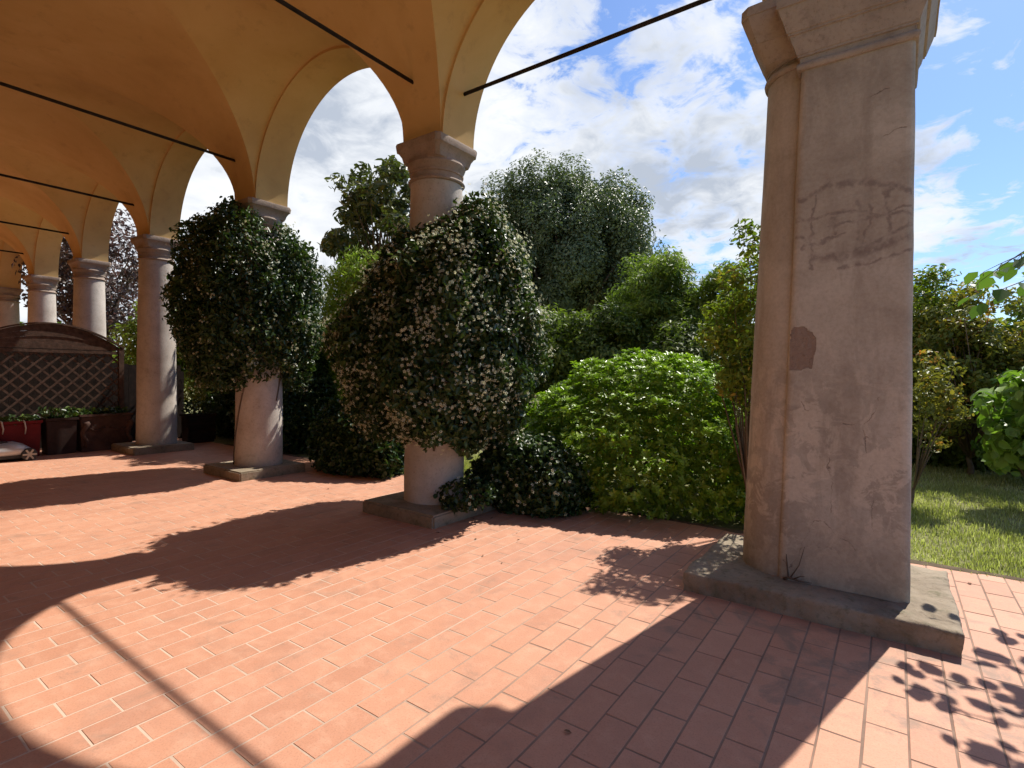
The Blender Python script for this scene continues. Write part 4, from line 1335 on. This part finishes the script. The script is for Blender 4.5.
# cap rail over the arch
cr_pts = [(0, -hw - .04 + (2 * hw + .08) * q / 24, zt + .06 + .40 * (1 - (2 * q / 24 - 1) ** 2)) for q in range(25)]
for q in range(24): arch_.bar(cr_pts[q], cr_pts[q + 1], .085, .028)
arch_.build('arched_top', M_WOOD, lat)
la = MB()
z0_, z1_, y0_, y1_ = .34, zt - .07, -hw + .045, hw - .045
for sgn, xo in ((-1, .008), (1, -.008)):
    c = -4.0
    while c < 6:
        # y*sgn + z = c
        pts = []
        for zz_ in (z0_, z1_):
            y = (c - zz_) * sgn
            pts.append([y, zz_])
        (ya, za), (yb, zb) = pts
        lo, hi = (pts if ya < yb else pts[::-1])
        def clip(p, q, yv):
            f = (yv - p[0]) / (q[0] - p[0]); return [yv, p[1] + f * (q[1] - p[1])]
        if hi[0] > y0_ and lo[0] < y1_:
            if lo[0] < y0_: lo = clip(lo, hi, y0_)
            if hi[0] > y1_: hi = clip(lo, hi, y1_)
            if hi[0] - lo[0] > .03:
                la.bar((xo, lo[0], lo[1]), (xo, hi[0], hi[1]), .032, .012, (1, 0, 0)) if False else la.bar((xo, lo[0], lo[1]), (xo, hi[0], hi[1]), .032, .013, (1, 0, 0))
        c += .215
la.build('lattice', M_WOOD, lat)

fe = thing('board_fence', (-8.62, 0, 0), 'dark low board fence behind the wooden lattice screen', 'fence')
fb_ = MB(); y = -3.2
while y < 1.0:
    fb_.box((-.012, y, .04), (.012, y + .137, (1.93 if y < -.32 else 1.62) + .012 * rng.normal())); y += .140
fb_.build('boards', M_DWOOD, fe)
fr = MB()
for z in (.35, 1.25): fr.box((-.06, -3.2, z), (-.0125, 1.06, z + .07))
for y in (-3.15, -1.7, -.4, 1.0): fr.box((-.15, y, -.02), (-.061, y + .09, 1.48))
fr.build('rails', M_DWOOD, fe)

# ------------------------------------------------------------------ planters
M_REDP = plain('dark_red_glazed', (0.15, 0.012, 0.014), 0.5, 0, 0.2, 8, 0.2, 40)
M_BRNP = plain('dark_brown_plastic', (0.042, 0.025, 0.021), 0.6, 0, 0.25, 8, 0.2, 40)
M_TERR = plain('aged_terracotta', (0.085, 0.048, 0.037), 0.8, 0, 0.35, 7, 0.5, 40)
M_CORD = plain('pale_cord', (0.55, 0.50, 0.42), 0.8, 0, 0.15)


def planter(loc, w, d, h, mat, label, rimh=.05, taper=.04, relief=False, leaf=G_JAS, nleaf=220, ph=.13):
    t = thing('planter', loc, label, 'planter', 'planters lined up before the screen')
    mb = MB()

    def rr(a, b, z): return rect_ring(-a / 2, a / 2, -b / 2, b / 2, z, 4)
    mb.loft([rr(d - taper, w - taper, 0), rr(d - .012, w - .012, h - rimh)])
    mb.build('pot', mat, t, bevel=.01)
    rm = MB(); rm.loft([rr(d + .01, w + .01, h - rimh + .001), rr(d + .03, w + .03, h - rimh + .012), rr(d + .03, w + .03, h), rr(d - .05, w - .05, h), rr(d - .05, w - .05, h - .045)])
    rm.build('rim', mat, t)
    so = MB(); so.box((-d / 2 + .03, -w / 2 + .03, h - .09), (d / 2 - .03, w / 2 - .03, h - .05)); so.build('soil', M_SOIL, t)
    if relief:
        rl_ = MB()
        for s_ in (-1, 1):
            pts = [(d / 2 + .003, s_ * w * .43 + .03 * math.sin(q * .8), h * .12 + q * h * .062) for q in range(12)]
            rl_.tube(pts, [.030, .033, .036, .034, .036, .04, .045, .05, .052, .056, .06, .05], 7)
        for s_ in (-1, 1):
            pts = [(d / 2 - .005, s_ * (.04 + q * w * .034), h * .64 - .06 * math.sin(q / 9 * math.pi)) for q in range(10)]
            rl_.tube(pts, .022, 6)
        rl_.build('relief', mat, t, True)
    p = np.hstack([rng.uniform(-d / 2, d / 2, (nleaf, 1)), rng.uniform(-w / 2, w / 2, (nleaf, 1)), h - .05 + ph * rng.beta(1.2, 1.6, (nleaf, 1))])
    p[:, :2] *= (1 + .35 * (p[:, 2:3] - h))
    fo = link('foliage', leaf_mesh('foliage', p, rng.normal(size=(nleaf, 3)) * .6 + np.array([0, 0, .7]), .085, .5, .2, True, .4), leaf, t)
    mb = MB()
    for q in range(9):
        x, y = rng.uniform(-d / 3, d / 3), rng.uniform(-w / 3, w / 3)
        mb.tube([(0, 0, h - .10), (x, y, h - .02), (x * 1.2, y * 1.2, h + ph * .6)], [.007, .006, .003], 5)
    mb.build('stem', M_BARK, t)
    return t


red = planter((-7.98, -1.95, 0), .82, .36, .62, M_REDP, 'dark red planter box behind the silver robot mower', leaf=G_JAS)
for y, l_ in ((.17, .22), (-.11, .20)):
    cd = MB(); cd.tube([(.17, y, .635), (.205, y + .01, .62), (.207, y + .03, .50), (.204, y + .02, .62 - l_)], [.010, .012, .012, .008], 6)
    cd.build('cord_tie', M_CORD, red, True)
planter((-7.98, -1.26, 0), .44, .38, .64, M_BRNP, 'plain dark brown planter between the red planter and the relief pot', ph=.24)
planter((-8.0, -.60, 0), .80, .42, .68, M_TERR, 'wide terracotta coloured planter with moulded relief beside the bare column', relief=True, ph=.16, nleaf=300)
bx = planter((-7.75, .98, 0), .55, .34, .60, M_BRNP, 'dark slatted planter box in deep shade right of the full height bare column', ph=.4)
sl = MB()
for q in range(4): sl.box((.171, -.262, .06 + q * .12), (.186, .262, .06 + q * .12 + .09))
sl.build('slats', M_DWOOD, bx)

# ------------------------------------------------------------------ robot mower
M_SILV = plain('silver_grey_plastic', (0.46, 0.47, 0.47), 0.32, 0.1, 0.06, 5)
M_GREY = plain('dark_grey_plastic', (0.05, 0.052, 0.055), 0.5, 0, 0.2, 8)
M_HUB = plain('pale_hub_plastic', (0.42, 0.40, 0.35), 0.5, 0, 0.1, 8)
mw = thing('robot_mower', (-7.62, -2.02, 0), 'silver robot lawn mower parked in front of the dark red planter', 'robot mower', None, math.pi / 2)
# local: x along the body (towards +Y in the scene), y across
sh = MB(); st_ = [(-.38, .10, .10, .16), (-.34, .19, .085, .22), (-.22, .245, .08, .275), (-.05, .26, .08, .30), (.08, .26, .08, .305), (.17, .25, .085, .275), (.25, .22, .09, .215), (.31, .17, .095, .165), (.335, .12, .10, .14)]
rings = []
for (x, hw_, zb, zt_) in st_:
    rg = []
    for k in range(24):
        th = 2 * math.pi * k / 24
        c_, s_ = math.cos(th), math.sin(th)
        y = hw_ * math.copysign(abs(c_) ** .55, c_); zz2 = (zb + zt_) / 2 + (zt_ - zb) / 2 * math.copysign(abs(s_) ** .7, s_)
        rg.append(Vector((x, y * (1 - .22 * max(0, s_)), zz2)))
    rings.append(rg)
sh.loft(rings); sh.build('shell', M_SILV, mw, True, 50)
ch = MB(); ch.loft([rect_ring(-.33, .28, -.20, .20, .045), rect_ring(-.34, .30, -.21, .21, .10)]); ch.build('chassis', M_GREY, mw)
dk = MB()
for (x, hw_, za, zb) in ((-.10, .09, .292, .308), ):
    dk.loft([rect_ring(x - .10, x + .12, -hw_, hw_, za), rect_ring(x - .08, x + .09, -hw_ + .02, hw_ - .02, zb + .008)])
dk.build('control_panel', M_GREY, mw)
for s_ in (-1, 1):
    w_ = MB(); n_ = 28
    prof = [(.045, -.03), (.085, -.032), (.100, -.022), (.103, 0), (.100, .022), (.085, .032), (.045, .03)]
    vs_ = []; 
    rings = [[Vector((r * math.cos(2 * math.pi * k / n_) , y, r * math.sin(2 * math.pi * k / n_))) for k in range(n_)] for r, y in prof]
    w_.loft(rings, cap=False)
    o = w_.build('wheel', M_GREY, mw, True, 40); o.location = (.225, s_ * .245, .103)
    hb = MB()
    hb.tube([(0, -.02, 0), (0, .034 * 1.0, 0)] if s_ > 0 else [(0, .02, 0), (0, -.034, 0)], .026, 16)
    for q in range(6):
        th = q * math.pi / 3
        hb.bar((.02 * math.cos(th), s_ * .030, .02 * math.sin(th)), (.088 * math.cos(th), s_ * .033, .088 * math.sin(th)), .026, .012, (0, 1, 0))
    hb.build('hub', M_HUB, o)
for s_ in (-1, 1):
    w_ = MB(); w_.tube([(0, -.018, 0), (0, .018, 0)], .045, 18); o = w_.build('caster', M_GREY, mw, True, 40); o.location = (-.27, s_ * .13, .045)

# ------------------------------------------------------------------ small litter on the paving
M_LITTER = plain('dry_leaf', (0.16, 0.085, 0.045), 0.85, 0, 0.3)
LT = [(3.02, -2.33, .03, 'small dark fallen leaf in the pillar shadow near the bottom of the picture'), (1.05, -.55, .035, 'small dry leaf fallen on the sunny tiles before the nearest column')]
for q in range(26):
    x = rng.uniform(-3.0, 4.6); LT.append((x, .95 - .35 * (x < 2) - abs(rng.normal()) * .55 - (.5 if x < 1.6 else 0), rng.uniform(.018, .04), 'small dry leaf lying on the tiles along the planted edge'))
for (x, y, sz, lb) in LT:
    if 2.9 < x < 4.45 and -.6 < y < .65 or abs(x) < .56 and -.6 < y < .5: continue
    me = leaf_mesh('fallen_leaf', np.array([[0, 0, sz * .12]]), np.array([[rng.normal() * .2, rng.normal() * .2, 1.]]), sz, .6, .15)
    o = link('fallen_leaf', me, M_LITTER); o.location = (x, y, .003)
    tag(o, lb, 'leaf', 'fallen leaves')
# dead creeper twig at the foot of the pillar
mb = MB()
mb.tube([(0, 0, 0), (.03, -.012, .02), (.10, -.015, .012), (.17, -.03, .02)], [.009, .009, .007, .003], 6)
mb.tube([(.03, -.012, .02), (.02, -.004, .10), (.012, .003, .17)], [.006, .005, .002], 5)
mb.tube([(.06, -.014, .016), (.10, -.04, .05), (.13, -.05, .06)], [.005, .004, .002], 5)
mb.tube([(.04, -.012, .018), (.09, .0, .11), (.12, .004, .24)], [.005, .003, .0015], 5)
o = mb.build('dry_twig', M_BARK, None, True); o.location = (3.52, -.285, .138)
tag(o, 'dry creeper twig lying on the slab against the pillar foot', 'twig')
